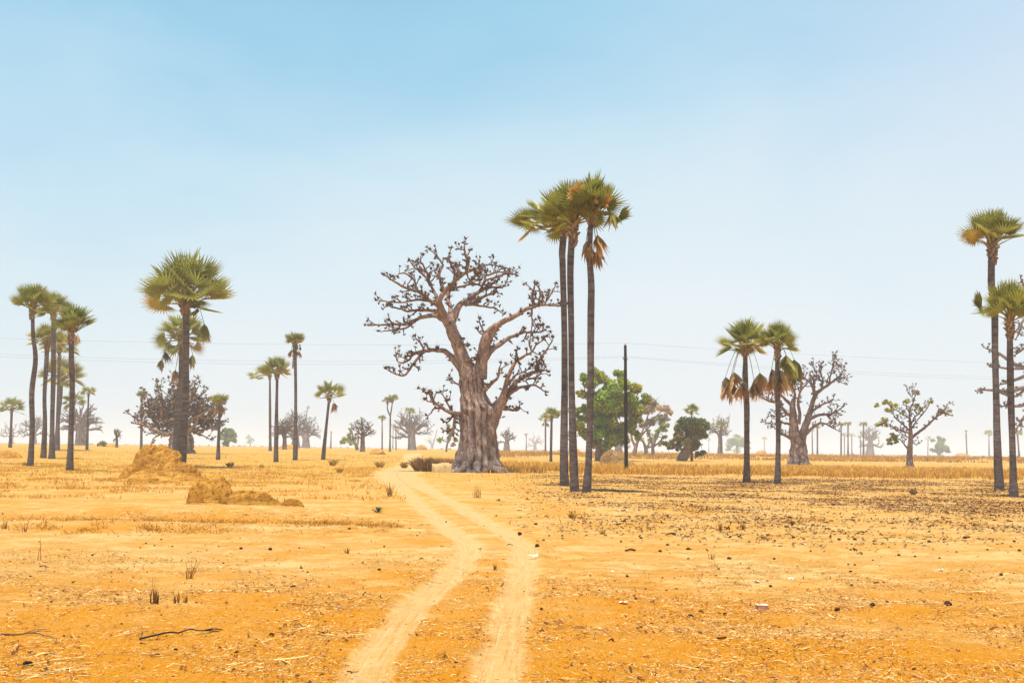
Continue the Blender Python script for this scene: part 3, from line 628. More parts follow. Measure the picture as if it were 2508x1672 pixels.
def limb_tree(name, label, cat, base, o, sc, rows, limbs, seed, D=None, group=None, cs=1.0, spr=.55, tint=(1, 1, 1), L=(.8, 2.0), lev=1, leafy=0, kn=5, mat='baobab', flute=.16, nf=9, rmax=.26, leafmat_='leaf', stubs=True, up=.25, clumps=(), lsz=.3, ttint=None):
    """a tree whose main limbs follow the photo: limbs = lists of (x, y, half width[, depth m]) in zoom px"""
    rs = random.Random(seed); B = GD(base[0], D) if D else G(*base); Y = B[1]; mp = px_map(o, sc); s = Y / FPX / sc
    root = empty(name, B, label, cat, group)
    tr = MB(); trunk_rings(tr, rows, B, Y, mp, sc, rs, flute, nf, tint=tint)
    if name == 'baobab' and sc == 2.45:
        for q in range(11):
            a = q * .57 + .2; rr0 = 150 * s; d_ = np.array([math.cos(a), math.sin(a) * .85, 0]); P0 = d_ * rr0 * .8 + W(*mp(706, 1440), Y) - B
            P_ = [P0 + [0, 0, .55], P0 + d_ * .5 + [0, 0, .05], P0 + d_ * rs.uniform(.9, 1.3) + [rs.gauss(0, .2), 0, -.22], P0 + d_ * rs.uniform(1.6, 2.4) + [rs.gauss(0, .4), 0, -.45]]
            tube(tr, catmull(P_, 5), np.linspace(.42, .07, 16), 9, None, .15)
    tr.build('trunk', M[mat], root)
    cr = MB(); tips = []
    for li, lb in enumerate(limbs):
        dmax = rs.uniform(-1, 1); n0 = len(lb); pts = []; rad = []
        tot = sum(math.hypot(lb[i + 1][0] - lb[i][0], lb[i + 1][1] - lb[i][1]) for i in range(n0 - 1)) * s
        for i, q in enumerate(lb):
            off = q[3] if len(q) > 3 else dmax * tot * .5 * (i / max(1, n0 - 1)) ** 1.2
            pts.append(W(*mp(q[0], q[1]), Y + off) - B); rad.append(q[2] * s * LIMB_SCALE.get(sc, 1.0))
        PR = catmull(np.hstack([np.array(pts), np.array(rad)[:, None]]), 4); P, rad = PR[:, :3], PR[:, 3]
        P = P + NP.normal(0, .025 * cs, P.shape) * (np.arange(len(P)) > 1)[:, None]
        t_ = np.clip(rad / (rmax * 1.2), 0, 1)[:, None]; col = (np.array([[.62, .5, .42]]) * (1 - t_) + t_) * np.array(tint)
        tube(cr, P, rad, 10 if rad[0] > .2 else 7, col, .10)
        d = np.diff(P, axis=0); sl = np.linalg.norm(d, axis=1); acc = 0; nxt = spr * .5
        for i in range(len(d)):
            acc += sl[i]
            while acc > nxt:
                nxt += spr * rs.uniform(.5, 1.5)
                if rad[i] < rmax:
                    tdir = norm(d[i]); v = norm(np.array([rs.gauss(0, 1), rs.gauss(0, 1), rs.gauss(.35, .7)])); v = norm(v - tdir * (v @ tdir) * .7 + tdir * .45)
                    ll = rs.uniform(*L) * (1 if rad[i] < rmax * .6 else .5); tips.append(twig(cr, P[i] + d[i] * rs.random(), v, ll, min(rad[i] * .7, .13 * cs), cs, rs, lev, np.array(tint) * (.68, .55, .46), up, kn))
                elif stubs and rs.random() < .3: 
                    v = norm(np.array([rs.gauss(0, 1), rs.gauss(0, 1), .6])); twig(cr, P[i], v, .5 * cs + rad[i], .05 * cs, cs, rs, 0, np.array(tint) * .6, up, kn)
        tips.append(twig(cr, P[-1], d[-1], rs.uniform(*L) * .5, rad[-1] * .9, cs, rs, lev, np.array(tint) * (.7, .58, .5), up, kn))
    cr.build('crown', M[mat], root)
    if leafy or clumps:
        lf = MB()
        if leafy:
            for p in tips:
                if rs.random() < leafy: leaves(lf, p, .38 * cs, 10, lsz * .5, rs)
        for (x, y, r, n) in clumps: 
            for k_ in range(4):
                v_ = norm([rs.gauss(0, 1), rs.gauss(0, .8), rs.gauss(0, .7)]); leaves(lf, W(*mp(x, y), Y + rs.uniform(-.6, .6) * r * s) - B + v_ * r * s * .6, r * s * rs.uniform(.3, .7), n // 4, lsz, rs, .7, np.ones(3) * rs.uniform(.6, 1.2), .15)
        if lf.n: lf.build('leaf_tufts', M[leafmat_], root, smooth=False)
    return root
def leaves(mb, c, r, n, size, rs, flat=.8, tint=(1, 1, 1), shell=.5):
    g = NP.normal(size=(n, 3)); g /= np.linalg.norm(g, axis=1, keepdims=True) + 1e-9
    rad = r * (shell + (1 - shell) * NP.random((n, 1))) * NP.uniform(.75, 1.1, (n, 1)); C = np.asarray(c) + g * rad * np.array([1, 1, flat]) * NP.uniform(.7, 1.3, 3)
    a = NP.normal(size=(n, 3)); a /= np.linalg.norm(a, axis=1, keepdims=True); b = np.cross(a, NP.normal(size=(n, 3))); b /= np.linalg.norm(b, axis=1, keepdims=True)
    sz = size * NP.uniform(.5, 1.2, (n, 1)); w = sz * .42
    V = np.stack([C - a * sz, C + b * w - a * sz * .1, C + a * sz, C - b * w - a * sz * .1], 1).reshape(-1, 3)
    q = np.arange(n * 4).reshape(n, 4); tc = np.asarray(tint) * NP.uniform(.5, 1.5, (n, 1)) * (1 + NP.uniform(0, .35, (n, 1)) * np.array([[1, .45, 0]]))
    mb.add(V, q, None, np.repeat(tc, 4, 0))

# the big baobab
A = [[(660, 900, 62, 0), (625, 790, 50, 0), (590, 690, 43, 0), (555, 610, 40, 0), (530, 550, 36, 0)],
 [(535, 560, 34, 0), (495, 490, 24, -.4), (480, 440, 20, -.8), (505, 390, 16, -1.), (540, 345, 13, -1.3), (590, 300, 11, -1.6), (640, 265, 10, -2), (700, 240, 8, -2.4), (750, 250, 5, -2.6)],
 [(528, 560, 28, 0), (470, 525, 17), (400, 525, 13), (330, 550, 11), (270, 575, 10), (200, 572, 8), (130, 578, 6), (75, 580, 5)],
 [(335, 553, 8), (280, 595, 7), (210, 605, 6), (140, 615, 4)],
 [(500, 510, 16), (430, 490, 11), (350, 490, 9), (290, 495, 7), (240, 480, 6), (190, 470, 5)],
 [(485, 470, 16), (425, 430, 12), (370, 385, 10), (320, 370, 9), (250, 340, 8), (200, 310, 6), (150, 280, 4)],
 [(425, 432, 10), (340, 425, 8), (270, 440, 6), (190, 440, 5), (120, 430, 4)],
 [(480, 445, 13, 0), (450, 380, 10, 1.), (420, 320, 9, 1.8), (380, 270, 8, 2.6), (340, 240, 6, 3.2), (310, 205, 5, 3.6)],
 [(503, 395, 12), (490, 330, 9), (480, 270, 8), (500, 220, 7), (470, 170, 6), (430, 130, 4)],
 [(545, 570, 34, 0), (580, 500, 24, .4), (610, 450, 18, .8), (660, 420, 15, 1.2), (720, 375, 12, 1.8), (780, 350, 9, 2.2), (860, 350, 6, 2.6), (890, 300, 5, 2.8)],
 [(615, 450, 13), (690, 440, 11), (760, 400, 9), (800, 395, 5)],
 [(630, 455, 10), (700, 460, 8), (770, 470, 6), (820, 480, 5), (850, 500, 4)],
 [(530, 355, 10), (600, 350, 8), (680, 330, 7), (740, 340, 6), (820, 320, 5)],
 [(640, 268, 10, -2), (650, 200, 9, -2), (635, 140, 7, -2), (630, 95, 4, -2)],
 [(590, 302, 9, -1.6), (560, 240, 8, -1.2), (540, 180, 6, -1), (540, 140, 4, -.8)],
 [(690, 250, 8, -2.2), (760, 280, 7, -3), (830, 260, 5, -3.6), (900, 270, 4, -4)],
 [(545, 560, 24, 0), (548, 470, 15, 1.5), (530, 410, 12, 2.6), (560, 340, 10, 3.4), (600, 270, 8, 4), (580, 220, 6, 4.4)],
 [(350, 380, 8, .5), (330, 310, 7, 1), (280, 270, 6, 1.5), (235, 270, 4, 1.8)],
 [(420, 322, 8, 1.8), (400, 250, 7, 1.2), (370, 200, 5, 1), (370, 165, 4, 1)],
 [(660, 330, 8, -1), (700, 270, 7, 0), (760, 220, 6, .8), (800, 215, 4, 1.2)],
 [(720, 378, 9, 1.8), (760, 310, 7, 1), (830, 290, 6, .4), (890, 255, 4, 0), (925, 270, 3, 0)],
 [(640, 870, 40, 0), (600, 820, 30, 0), (560, 780, 22), (520, 740, 18), (470, 728, 14), (400, 732, 11), (340, 745, 9), (290, 790, 7), (240, 805, 5), (220, 770, 4)],
 [(395, 733, 11), (350, 775, 9), (310, 830, 8), (270, 880, 7), (215, 870, 5), (170, 845, 4)],
 [(388, 730, 8), (370, 690, 6), (340, 660, 4)],
 [(725, 900, 48, 0), (735, 790, 40, 0), (750, 700, 36, -.2), (768, 640, 30, -.4), (800, 600, 22, -.6), (870, 555, 18, -1), (940, 520, 15, -1.2), (1010, 480, 13, -1.4), (1080, 455, 11, -1.4), (1140, 460, 7, -1.2), (1200, 465, 5, -1)],
 [(740, 790, 30, 0), (790, 725, 22, .6), (850, 690, 15, 1), (910, 650, 12, 1.4), (980, 625, 9, 1.8), (1040, 620, 7, 2), (1090, 620, 5, 2.2), (1115, 600, 3, 2.2)],
 [(775, 700, 14, 0), (800, 640, 11, .8), (830, 610, 8, 1.2)],
 [(1050, 465, 9, -1.4), (1040, 400, 8, -1.4), (1050, 350, 6, -1.4)], [(1100, 460, 8, -1.4), (1140, 410, 6, -1), (1165, 360, 5, -1)],
 [(1075, 457, 8, -1.4), (1085, 400, 7, -2), (1075, 350, 5, -2.2)],
 [(1035, 480, 7, -1.4), (1035, 540, 5, -1.4), (1035, 600, 4, -1.4)], [(760, 650, 9, -.4), (735, 590, 6, -.6), (720, 550, 4, -.6)],
 [(752, 1250, 60, 0), (788, 1150, 58, 0), (832, 1062, 42, -.2), (865, 1000, 22, -.4), (890, 900, 14, -.8), (930, 810, 12, -1), (980, 770, 9, -1.2), (1030, 740, 7, -1.4), (1070, 690, 5, -1.4), (1100, 670, 4, -1.4)],
 [(850, 1060, 28, 0), (900, 975, 20, .3), (950, 910, 14, .6), (1010, 880, 11, .9), (1060, 850, 9, 1.1), (1085, 780, 8, 1.3), (1130, 720, 6, 1.4), (1160, 670, 4, 1.4)],
 [(870, 1020, 15), (940, 960, 11), (1000, 945, 8), (1060, 940, 6), (1110, 975, 4)], [(895, 940, 8), (940, 880, 5), (1000, 850, 4), (1025, 825, 3)],
 [(850, 1075, 14), (910, 1085, 9), (950, 1090, 6), (960, 1060, 4)], [(1065, 860, 6), (1120, 850, 4)], [(1000, 905, 7), (1080, 880, 5), (1100, 810, 3)],
 [(1035, 740, 6), (1020, 690, 5), (1030, 650, 3)], [(935, 800, 7), (945, 740, 4)],
 [(680, 1130, 34, 0), (630, 1112, 24, 0), (580, 1110, 15), (530, 1095, 12), (480, 1060, 10), (440, 1030, 8), (420, 990, 6), (380, 970, 4)],
 [(565, 1110, 9), (540, 1150, 6), (510, 1160, 4)], [(575, 1115, 10, -.3), (570, 1160, 9, -.4), (563, 1240, 7, -.5)], [(500, 1075, 8), (450, 1080, 6), (425, 1110, 4)],
 [(560, 1100, 7), (520, 1030, 5), (505, 1000, 4)], [(440, 1040, 6), (405, 1035, 4)],
 [(750, 970, 16, -.8), (790, 930, 12, -1), (830, 890, 8, -1.2), (840, 830, 5, -1.2)], [(605, 940, 7, -.8), (570, 920, 5, -1), (550, 905, 4, -1)],
 [(625, 800, 9, -.6), (690, 770, 5, -1)], [(600, 700, 7, -.6), (640, 690, 4, -.8)]]
ROWS = [(1462, 706, 158), (1440, 706, 146), (1400, 708, 134), (1330, 712, 122), (1250, 716, 114), (1150, 718, 112), (1090, 716, 112), (1040, 696, 94), (980, 680, 79), (900, 674, 76), (860, 676, 72), (830, 678, 56), (812, 680, 34)]
limb_tree('baobab', 'biggest baobab in the middle, thick fluted grey trunk with bare spreading limbs', 'baobab', (1168, 1156), (880, 560), 2.45, ROWS, A, 21, cs=.95, spr=.46, L=(.35, 1.15), lev=1, leafy=.03, lsz=.2, kn=4, flute=.2, nf=11, tint=(1.75, 1.5, 1.32), ttint=1.0)

# right-hand baobab
A5 = [[(800, 1100, 50, 0), (798, 1000, 38, 0), (790, 900, 30, 0), (788, 820, 24, 0), (800, 780, 16, 0)],
 [(860, 1110, 46, 0), (890, 1040, 34, 0), (920, 950, 28, .2), (950, 850, 22, .4), (985, 740, 18, .6), (1040, 690, 15, .8), (1110, 640, 11, 1), (1160, 600, 8, 1), (1210, 560, 5, 1), (1245, 490, 4, 1)],
 [(785, 910, 20), (740, 900, 16), (700, 850, 14), (640, 800, 11), (570, 785, 8), (520, 760, 5)], [(785, 830, 18), (740, 790, 14), (690, 740, 9), (640, 700, 7), (560, 640, 5)],
 [(800, 785, 13), (810, 730, 10), (780, 650, 8), (740, 580, 5)], [(840, 990, 18, -.8), (850, 900, 14, -1.2), (835, 800, 12, -1.8), (860, 700, 9, -2.2), (910, 640, 7, -2.6)],
 [(980, 740, 12), (960, 660, 9), (930, 620, 7), (870, 580, 5)], [(1040, 690, 9), (1050, 600, 7), (1020, 520, 6), (1040, 470, 4)], [(1110, 640, 8), (1120, 560, 7), (1145, 470, 6), (1150, 420, 4)],
 [(1160, 605, 6), (1220, 630, 4)], [(1160, 600, 6), (1250, 585, 3)], [(935, 945, 18), (1010, 915, 13), (1080, 905, 9), (1150, 890, 7), (1215, 850, 5)],
 [(960, 880, 11), (1030, 830, 8), (1100, 800, 6), (1140, 780, 4)], [(870, 1100, 28, 0), (940, 1040, 14), (1010, 990, 11), (1070, 985, 8), (1130, 1020, 6), (1170, 1040, 4)],
 [(790, 1120, 20), (720, 1090, 11), (670, 1050, 7), (640, 1030, 4)], [(780, 1000, 12), (720, 980, 8), (640, 990, 5), (570, 980, 4)], [(1080, 905, 7), (1130, 960, 5), (1160, 940, 3)],
 [(985, 735, 10), (970, 640, 8), (1000, 560, 5), (960, 490, 4)], [(860, 700, 8), (870, 630, 6), (850, 560, 4)], [(700, 850, 9), (660, 760, 7), (600, 720, 5)], [(740, 900, 8), (690, 930, 6), (610, 910, 4)]]
R5 = [(1350, 842, 108), (1330, 842, 96), (1290, 840, 84), (1230, 838, 74), (1150, 836, 67), (1100, 834, 64), (1070, 834, 56), (1045, 838, 40)]
limb_tree('baobab', 'stout reddish-brown baobab with a dense bare crown behind the palm pair on the right', 'baobab', (1957, 1138), (1720, 760), 3.5625, R5, A5, 22, cs=1.1, spr=.45, L=(.7, 1.9), tint=(1.12, .86, .74), leafy=.01, kn=4)

# small leafy tree on the right
A7 = [[(905, 800, 24, 0), (900, 700, 18, 0), (890, 600, 13), (900, 500, 10), (940, 400, 9), (960, 330, 8), (990, 260, 5)], [(955, 340, 6), (900, 290, 5), (850, 220, 4)], [(940, 300, 5), (930, 200, 4)],
 [(915, 920, 24, 0), (1000, 850, 20, -.2), (1080, 790, 18, -.4), (1180, 710, 15, -.6), (1260, 630, 13, -.8), (1340, 570, 12, -1), (1400, 540, 10, -1), (1480, 570, 6, -1)], [(1395, 545, 8, -1), (1430, 460, 7, -1), (1450, 410, 4, -1)], [(1300, 610, 7, -.9), (1320, 480, 5, -.9)],
 [(920, 780, 12), (1000, 660, 9), (1100, 540, 8), (1180, 430, 6), (1200, 370, 4)], [(910, 720, 12), (960, 620, 10), (1030, 550, 7), (1060, 470, 4)], [(895, 820, 13), (800, 720, 11), (700, 640, 9), (650, 560, 6)],
 [(892, 630, 10), (800, 570, 9), (720, 520, 8), (650, 480, 6), (560, 400, 4)], [(890, 850, 12), (780, 810, 10), (680, 790, 9), (600, 720, 7), (500, 690, 5)], [(870, 910, 9), (780, 860, 7), (700, 800, 5)],
 [(865, 1080, 14), (800, 1000, 9), (740, 930, 7), (650, 920, 6)], [(930, 980, 8), (1000, 1020, 5), (1025, 960, 4)], [(900, 560, 8), (850, 470, 7), (830, 390, 5)]]
R7 = [(1360, 900, 66), (1320, 898, 58), (1250, 893, 48), (1150, 893, 42), (1020, 900, 38), (900, 905, 32), (800, 905, 26), (760, 904, 22)]
C7 = [(510, 380, 62, 120), (640, 430, 80, 150), (600, 520, 76, 150), (850, 370, 66, 130), (1020, 470, 80, 90), (500, 640, 80, 110), (450, 700, 70, 120), (540, 700, 70, 90), (640, 950, 100, 260), (680, 920, 70, 120), (1200, 390, 52, 60), (1330, 560, 80, 90), (1010, 260, 36, 50), (400, 430, 46, 40), (1400, 540, 60, 60), (620, 860, 50, 40), (780, 540, 60, 60), (1480, 520, 50, 30)]
limb_tree('open_leafy_tree', 'small tree with separate tufts of olive leaves on crooked dark limbs, alone on the right', 'tree', (2229, 1144), (2080, 920), 6.031, R7, A7, 23, cs=.85, spr=.5, L=(.4, 1.1), tint=(.95, .66, .52), clumps=[(a, b, c, d * 3) for a, b, c, d in C7], lsz=.19, flute=.10, leafy=.2, rmax=.2)

# baobab reaching in from the right edge
A8 = [[(330 + 260, 1060, 34, 0), (540, 1000, 20, 0), (470, 975, 12, -.5), (400, 965, 8, -.8), (320, 985, 7, -1), (240, 980, 6, -1), (165, 980, 3, -1)],
 [(590, 1020, 24, 0), (500, 900, 14, .5), (400, 870, 9, .8), (340, 850, 8, 1), (270, 800, 6, 1), (200, 770, 3, 1)], [(400, 870, 7), (300, 870, 5), (215, 855, 3)], [(420, 900, 8), (340, 930, 6), (280, 950, 3)],
 [(470, 975, 9), (390, 1050, 7), (330, 1060, 5), (280, 1060, 3)], [(600, 960, 22, 0), (560, 750, 15), (470, 600, 9), (400, 480, 6), (375, 430, 4)], [(470, 600, 8), (390, 620, 5), (360, 700, 4)], [(520, 800, 9), (420, 760, 6), (360, 790, 4)],
 [(540, 1060, 14), (450, 1090, 8), (390, 1110, 5), (350, 1180, 3)], [(400, 965, 6), (350, 1010, 5), (280, 1000, 3)], [(640, 1000, 24, 0), (700, 850, 14), (760, 700, 8)], [(640, 1060, 20, 0), (760, 960, 12), (860, 900, 6)], [(610, 980, 20), (640, 760, 14), (620, 600, 8)]]
R8 = [(1350, 610, 60), (1320, 610, 54), (1250, 608, 44), (1150, 606, 40), (1080, 604, 38), (1000, 602, 30)]
limb_tree('baobab', 'baobab at the right edge of which only knobbly outer branches reach in behind the palms', 'baobab', (2616, 1134), (2320, 480), 2.063, R8, A8, 24, kn=6, cs=1.5, spr=.33, L=(1., 2.6), tint=(1.2, .98, .88))

# bushy baobab behind the largest left palm (zoom 300,580 / 2.528)
def radial(cx, y0, hw, ytop, n, rs, w0=18, spreadx=1.0, yb=None):
    out = []
    for i in range(n):
        a = math.pi * (.04 + .92 * (i + .5) / n) + rs.uniform(-.08, .08); q = rs.uniform(.8, 1.0)
        ex = cx - math.cos(a) * hw * q; ey = y0 - math.sin(a) ** .8 * (y0 - ytop) * q + (rs.uniform(0, 20) if math.sin(a) < .35 else 0)
        m1 = (cx + (ex - cx) * .3, y0 + (ey - y0) * .42); m2 = (cx + (ex - cx) * .68, y0 + (ey - y0) * .78); w = w0 * rs.uniform(.6, 1.1)
        dp = rs.uniform(-1, 1)
        j = lambda k: rs.uniform(-k, k)
        m0 = (cx + (ex - cx) * .14, y0 + (ey - y0) * .2)
        out.append([(cx + (ex - cx) * .03, y0 + 8, w, 0), (m0[0] + j(hw * .05), m0[1] + j(hw * .04), w * .8), (m1[0] + j(hw * .10), m1[1] + j(hw * .08), w * .6), ((m1[0] + m2[0]) / 2 + j(hw * .1), (m1[1] + m2[1]) / 2 + j(hw * .1), w * .46), (m2[0] + j(hw * .12), m2[1] + j(hw * .1), w * .34), (ex, ey, w * .18)])
        for k in range(3):
            f = rs.uniform(.25, .8); bx = cx + (ex - cx) * f; by = y0 + (ey - y0) * (f ** .8); ax = a + rs.choice((-1, 1)) * rs.uniform(.3, .7)
            L = hw * rs.uniform(.3, .5); out.append([(bx, by, w * .4), (bx - math.cos(ax) * L * .5 + j(5), by - math.sin(ax) * L * .5, w * .25), (bx - math.cos(ax) * L, by - math.sin(ax) * L + j(8), w * .13)])
    return out
rs = random.Random(5)
RB1 = [(1345, 360, 92), (1325, 360, 84), (1290, 362, 76), (1250, 364, 74), (1225, 366, 66), (1200, 366, 50)]
limb_tree('baobab', 'wide bushy baobab with knotty twigs behind the largest left palm', 'baobab', (442, 1110), (300, 580), 2.528, RB1, radial(360, 1235, 300, 920, 14, rs, 21) + radial(360, 1225, 230, 1010, 10, rs, 18), 25, cs=1.35, spr=.62, L=(.8, 1.9), tint=(1.7, 1.58, 1.2), leafy=.3, lsz=.3, kn=5)

GB = 'hazy bare baobabs along the horizon'
def far_baobab(label, cx, basey, hw, ytop, trw, D, seed, n=9, tint=(.8, .75, .75), name='baobab', cat='baobab', leafy=0, ysp=None, lsz=.5, spr=None, mat='baobab', kn=3, cs=None, clumps=(), group=GB, w0=None):
    """cx, basey, hw, ytop, trw: photo px of centre, foot, crown half width, top and trunk half width"""
    r2 = random.Random(seed); B = GD(cx, D); s = B[1] / FPX; hgt = basey - ytop; y0 = ysp or basey - hgt * .36
    byp = B_y(cx, D)
    rows = [(byp + 2, cx, trw * 1.5), (byp - 2, cx, trw * 1.25), ((byp + y0) / 2, cx, trw), (y0, cx, trw * .85), (y0 - hgt * .08, cx, trw * .5)]
    lim = radial(cx, y0, hw, ytop + hgt * .06, n, r2, w0 or trw * .55)
    c = cs or hgt * s / 16
    return limb_tree(name, label, cat, (cx, basey), (0, 0), 1.0, rows, lim, seed, D=D, group=group, cs=c * 1.0, spr=spr or c * 1.1, L=(c * .8, c * 2.2), tint=tuple(1.25 * x for x in tint), leafy=leafy, lsz=lsz, kn=kn, mat=mat, clumps=clumps, rmax=.35 * c + .1, stubs=False)
def B_y(px, D):
    p = GD(px, D) - CPOS; return SH / 2 - FPX * (p @ CU) / (p @ F0)
far_baobab('faint grey baobab seen behind the two leftmost palms', 82, 1088, 36, 1016, 7, 480, 101, tint=(.75, .72, .75))
far_baobab('low faded baobab at the far left edge, behind the small lone palm', 28, 1088, 34, 1042, 4, 560, 102, n=6)
far_baobab('large hazy baobab with forked bare limbs right of the left palm cluster', 198, 1088, 54, 990, 13, 400, 103, n=11, tint=(.8, .72, .72))
far_baobab('tall hazy baobab with a feathery bare crown behind the left-centre palms', 724, 1096, 58, 1008, 9, 430, 104, n=12, tint=(.75, .72, .70))
far_baobab('squat hazy baobab with an upcurved side limb, right of the feathery one', 749, 1096, 42, 1030, 9, 460, 105, n=7)
far_baobab('brownish bare tree in front of the feathery hazy baobab', 697, 1096, 26, 1022, 5, 330, 106, n=8, tint=(.62, .42, .32), leafy=.15)
far_baobab('wide hazy baobab with pale trunk and fine spreading branches, left of the biggest one', 1009, 1096, 52, 1008, 9, 420, 107, n=13, tint=(.95, .85, .84))
far_baobab('small bare grey tree with upright limbs next to a green shrubby tree', 888, 1102, 34, 1018, 5.5, 290, 108, n=8, tint=(.72, .58, .54), group='bare trees on the plain', leafy=.05)
far_baobab('little baobab with stubby raised arms right of the biggest baobab', 1241, 1101, 22, 1050, 7, 420, 109, n=6, tint=(.7, .66, .7), w0=5)
far_baobab('hazy bare tree behind the small dull palm', 1764, 1105, 30, 1014, 5.5, 400, 110, n=8, tint=(.7, .68, .66), leafy=.3)
far_baobab('faded grey baobab behind the slender dark palm on the right', 2131, 1114, 30, 1042, 9, 560, 111, n=9)
far_baobab('pale thick-trunked baobab half hidden behind the green tree and pole', 1515, 1109, 30, 1050, 9, 380, 112, n=7, tint=(.9, .8, .8))
far_baobab('barely visible baobab in the haze left of the close trio', 1310, 1100, 22, 1066, 4, 780, 113, n=6)
far_baobab('small dark knobbly tree stump with stubby twigs right of the left palm cluster', 286, 1094, 9, 1042, 3.2, 300, 114, n=6, tint=(.5, .42, .36), group='bare trees on the plain', leafy=.4, lsz=.25)
far_baobab('slim bare tree in the haze just left of the close trio', 1396, 1106, 17, 1040, 3, 420, 115, n=6, group='bare trees on the plain')

# ------------------------------------------------------------------ leafy trees
def leafy_tree(name, label, base, trunks, clumps, seed, D=None, lsz=.32, mat='leaf', bark='bark', tint=(1, 1, 1), group=None, twigs=0, dens=1.0, cat='tree', shell=.45, btint=(1, 1, 1)):
    """trunks: polylines (x, y, half width) photo px; clumps: (x, y, r px, n leaves[, depth px])"""
    r2 = random.Random(seed); B = GD(base[0], D) if D else G(*base); Y = B[1]; s = Y / FPX
    root = empty(name, B, label, cat, group); tr = MB(); lf = MB()
    for i, t in enumerate(trunks):
        P = []; 
        for j, q in enumerate(t):
            w = W(q[0], q[1], Y + (q[3] * s if len(q) > 3 else (i % 3 - 1) * j * 2 * s)) - B; P.append((*w, q[2] * s))
        if t[0][1] > base[1] - 8: P[0] = (P[0][0], P[0][1], -.3, P[0][3])
        P = catmull(np.array(P), 4); tube(tr, P[:, :3], P[:, 3], 9, np.asarray(btint), .15)
    ends = [W(t[-1][0], t[-1][1], Y) - B for t in trunks]
    for q in clumps:
        off = q[4] if len(q) > 4 else r2.uniform(-1, 1) * 22
        c = W(q[0], q[1], Y + off * s) - B; r = q[2] * s
        e = min(ends, key=lambda p: np.linalg.norm(p - c)); m_ = (e + c) / 2 + np.array([r2.gauss(0, .15) * r, r2.gauss(0, .15) * r, r * .2])
        tube(tr, catmull([e, m_, c], 4), np.linspace(max(.05, r * .10), .03, 9), 5, np.asarray(btint) * .9)
        for k in range(5):
            v = norm([r2.gauss(0, 1), r2.gauss(0, 1), r2.gauss(.2, .8)]); tube(tr, [c, c + v * r * .5 + [0, 0, .05 * r], c + v * r * .95], [.05, .035, .015], 4, np.asarray(btint) * .9)
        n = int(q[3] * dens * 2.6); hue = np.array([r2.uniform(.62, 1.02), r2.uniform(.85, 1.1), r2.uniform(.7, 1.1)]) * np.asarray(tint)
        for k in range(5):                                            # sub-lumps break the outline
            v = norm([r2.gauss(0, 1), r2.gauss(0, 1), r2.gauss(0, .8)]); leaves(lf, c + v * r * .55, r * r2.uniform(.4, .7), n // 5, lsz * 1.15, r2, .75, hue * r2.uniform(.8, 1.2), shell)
    tr.build('trunk', M[bark], root); lf.build('crown', M[mat], root, smooth=False)
    return root
CG = [(1440, 940, 24), (1475, 930, 28), (1500, 950, 30), (1530, 935, 24), (1425, 965, 20), (1540, 975, 30), (1565, 955, 24), (1578, 975, 18), (1460, 985, 34), (1500, 1000, 38), (1550, 1005, 28), (1430, 1015, 26), (1415, 1040, 20),
      (1435, 1062, 24), (1470, 1050, 34), (1510, 1050, 36), (1550, 1040, 24), (1560, 1020, 20), (1455, 1082, 20), (1490, 1078, 26), (1525, 1072, 20), (1515, 915, 16), (1460, 915, 18), (1408, 1005, 16), (1590, 985, 10), (1425, 925, 14), (1555, 1065, 16), (1500, 970, 40, -60), (1480, 1010, 40, 60), (1530, 985, 34, 60)]
CG = [(a[0], a[1], a[2], int(a[2] ** 2 * .85)) + ((a[3],) if len(a) > 3 else ()) for a in CG]
leafy_tree('leafy_tree', 'dense bright green leafy tree behind the pole, beside a small termite mound', (1468, 1129), [[(1466, 1129, 9), (1464, 1110, 7), (1468, 1085, 6), (1460, 1050, 5), (1450, 1010, 3)], [(1474, 1128, 8), (1478, 1105, 7), (1484, 1080, 6), (1500, 1040, 4), (1515, 1000, 3)], [(1482, 1126, 7), (1488, 1105, 6), (1500, 1085, 4), (1530, 1050, 3), (1560, 1010, 2)]], CG, 51, lsz=.30)
CT = [(1605, 985, 22), (1625, 1000, 20), (1590, 1000, 20), (1630, 1025, 15), (1612, 1030, 20), (1595, 1030, 14), (1590, 975, 14), (1640, 1010, 10), (1625, 1050, 10), (1575, 1040, 14)]
leafy_tree('dry_leaved_tree', 'tan dry-leaved tree with leaning trunk just right of the green tree', (1554, 1117), [[(1551, 1117, 8), (1555, 1104, 5.5), (1560, 1085, 4), (1572, 1060, 2.6), (1584, 1025, 1.8), (1600, 985, 1)], [(1558, 1098, 3), (1548, 1075, 3), (1545, 1050, 2)], [(1564, 1075, 2.2), (1590, 1045, 1.8), (1620, 1015, 1.2)], [(1578, 1045, 2), (1605, 1020, 1.4), (1630, 1000, 1)]], [(a, b, c, int(c * c * 1.9)) for a, b, c in CT], 52, mat='dry_leaf', lsz=.24, bark='baobab', shell=.2, btint=(1.6, 1.3, 1.1), tint=(.95, .92, 1.15))
leafy_tree('thin_leafy_tree', 'thin tree with sparse green leaves, right of the tan dry-leaved tree', (1600, 1118), [[(1600, 1118, 5.5), (1599, 1100, 4), (1596, 1080, 3), (1588, 1060, 2.5), (1580, 1045, 2)], [(1599, 1098, 3), (1606, 1075, 2.5), (1615, 1055, 2), (1622, 1040, 1.5)], [(1598, 1095, 2.5), (1612, 1085, 2), (1625, 1070, 1.5)]],
           [(1610, 1060, 14, 90), (1622, 1050, 13, 100), (1590, 1060, 12, 60), (1600, 1075, 12, 60), (1628, 1070, 10, 60), (1618, 1085, 10, 40), (1635, 1040, 8, 60)], 53, lsz=.28, bark='baobab', tint=(.9, .85, 1))
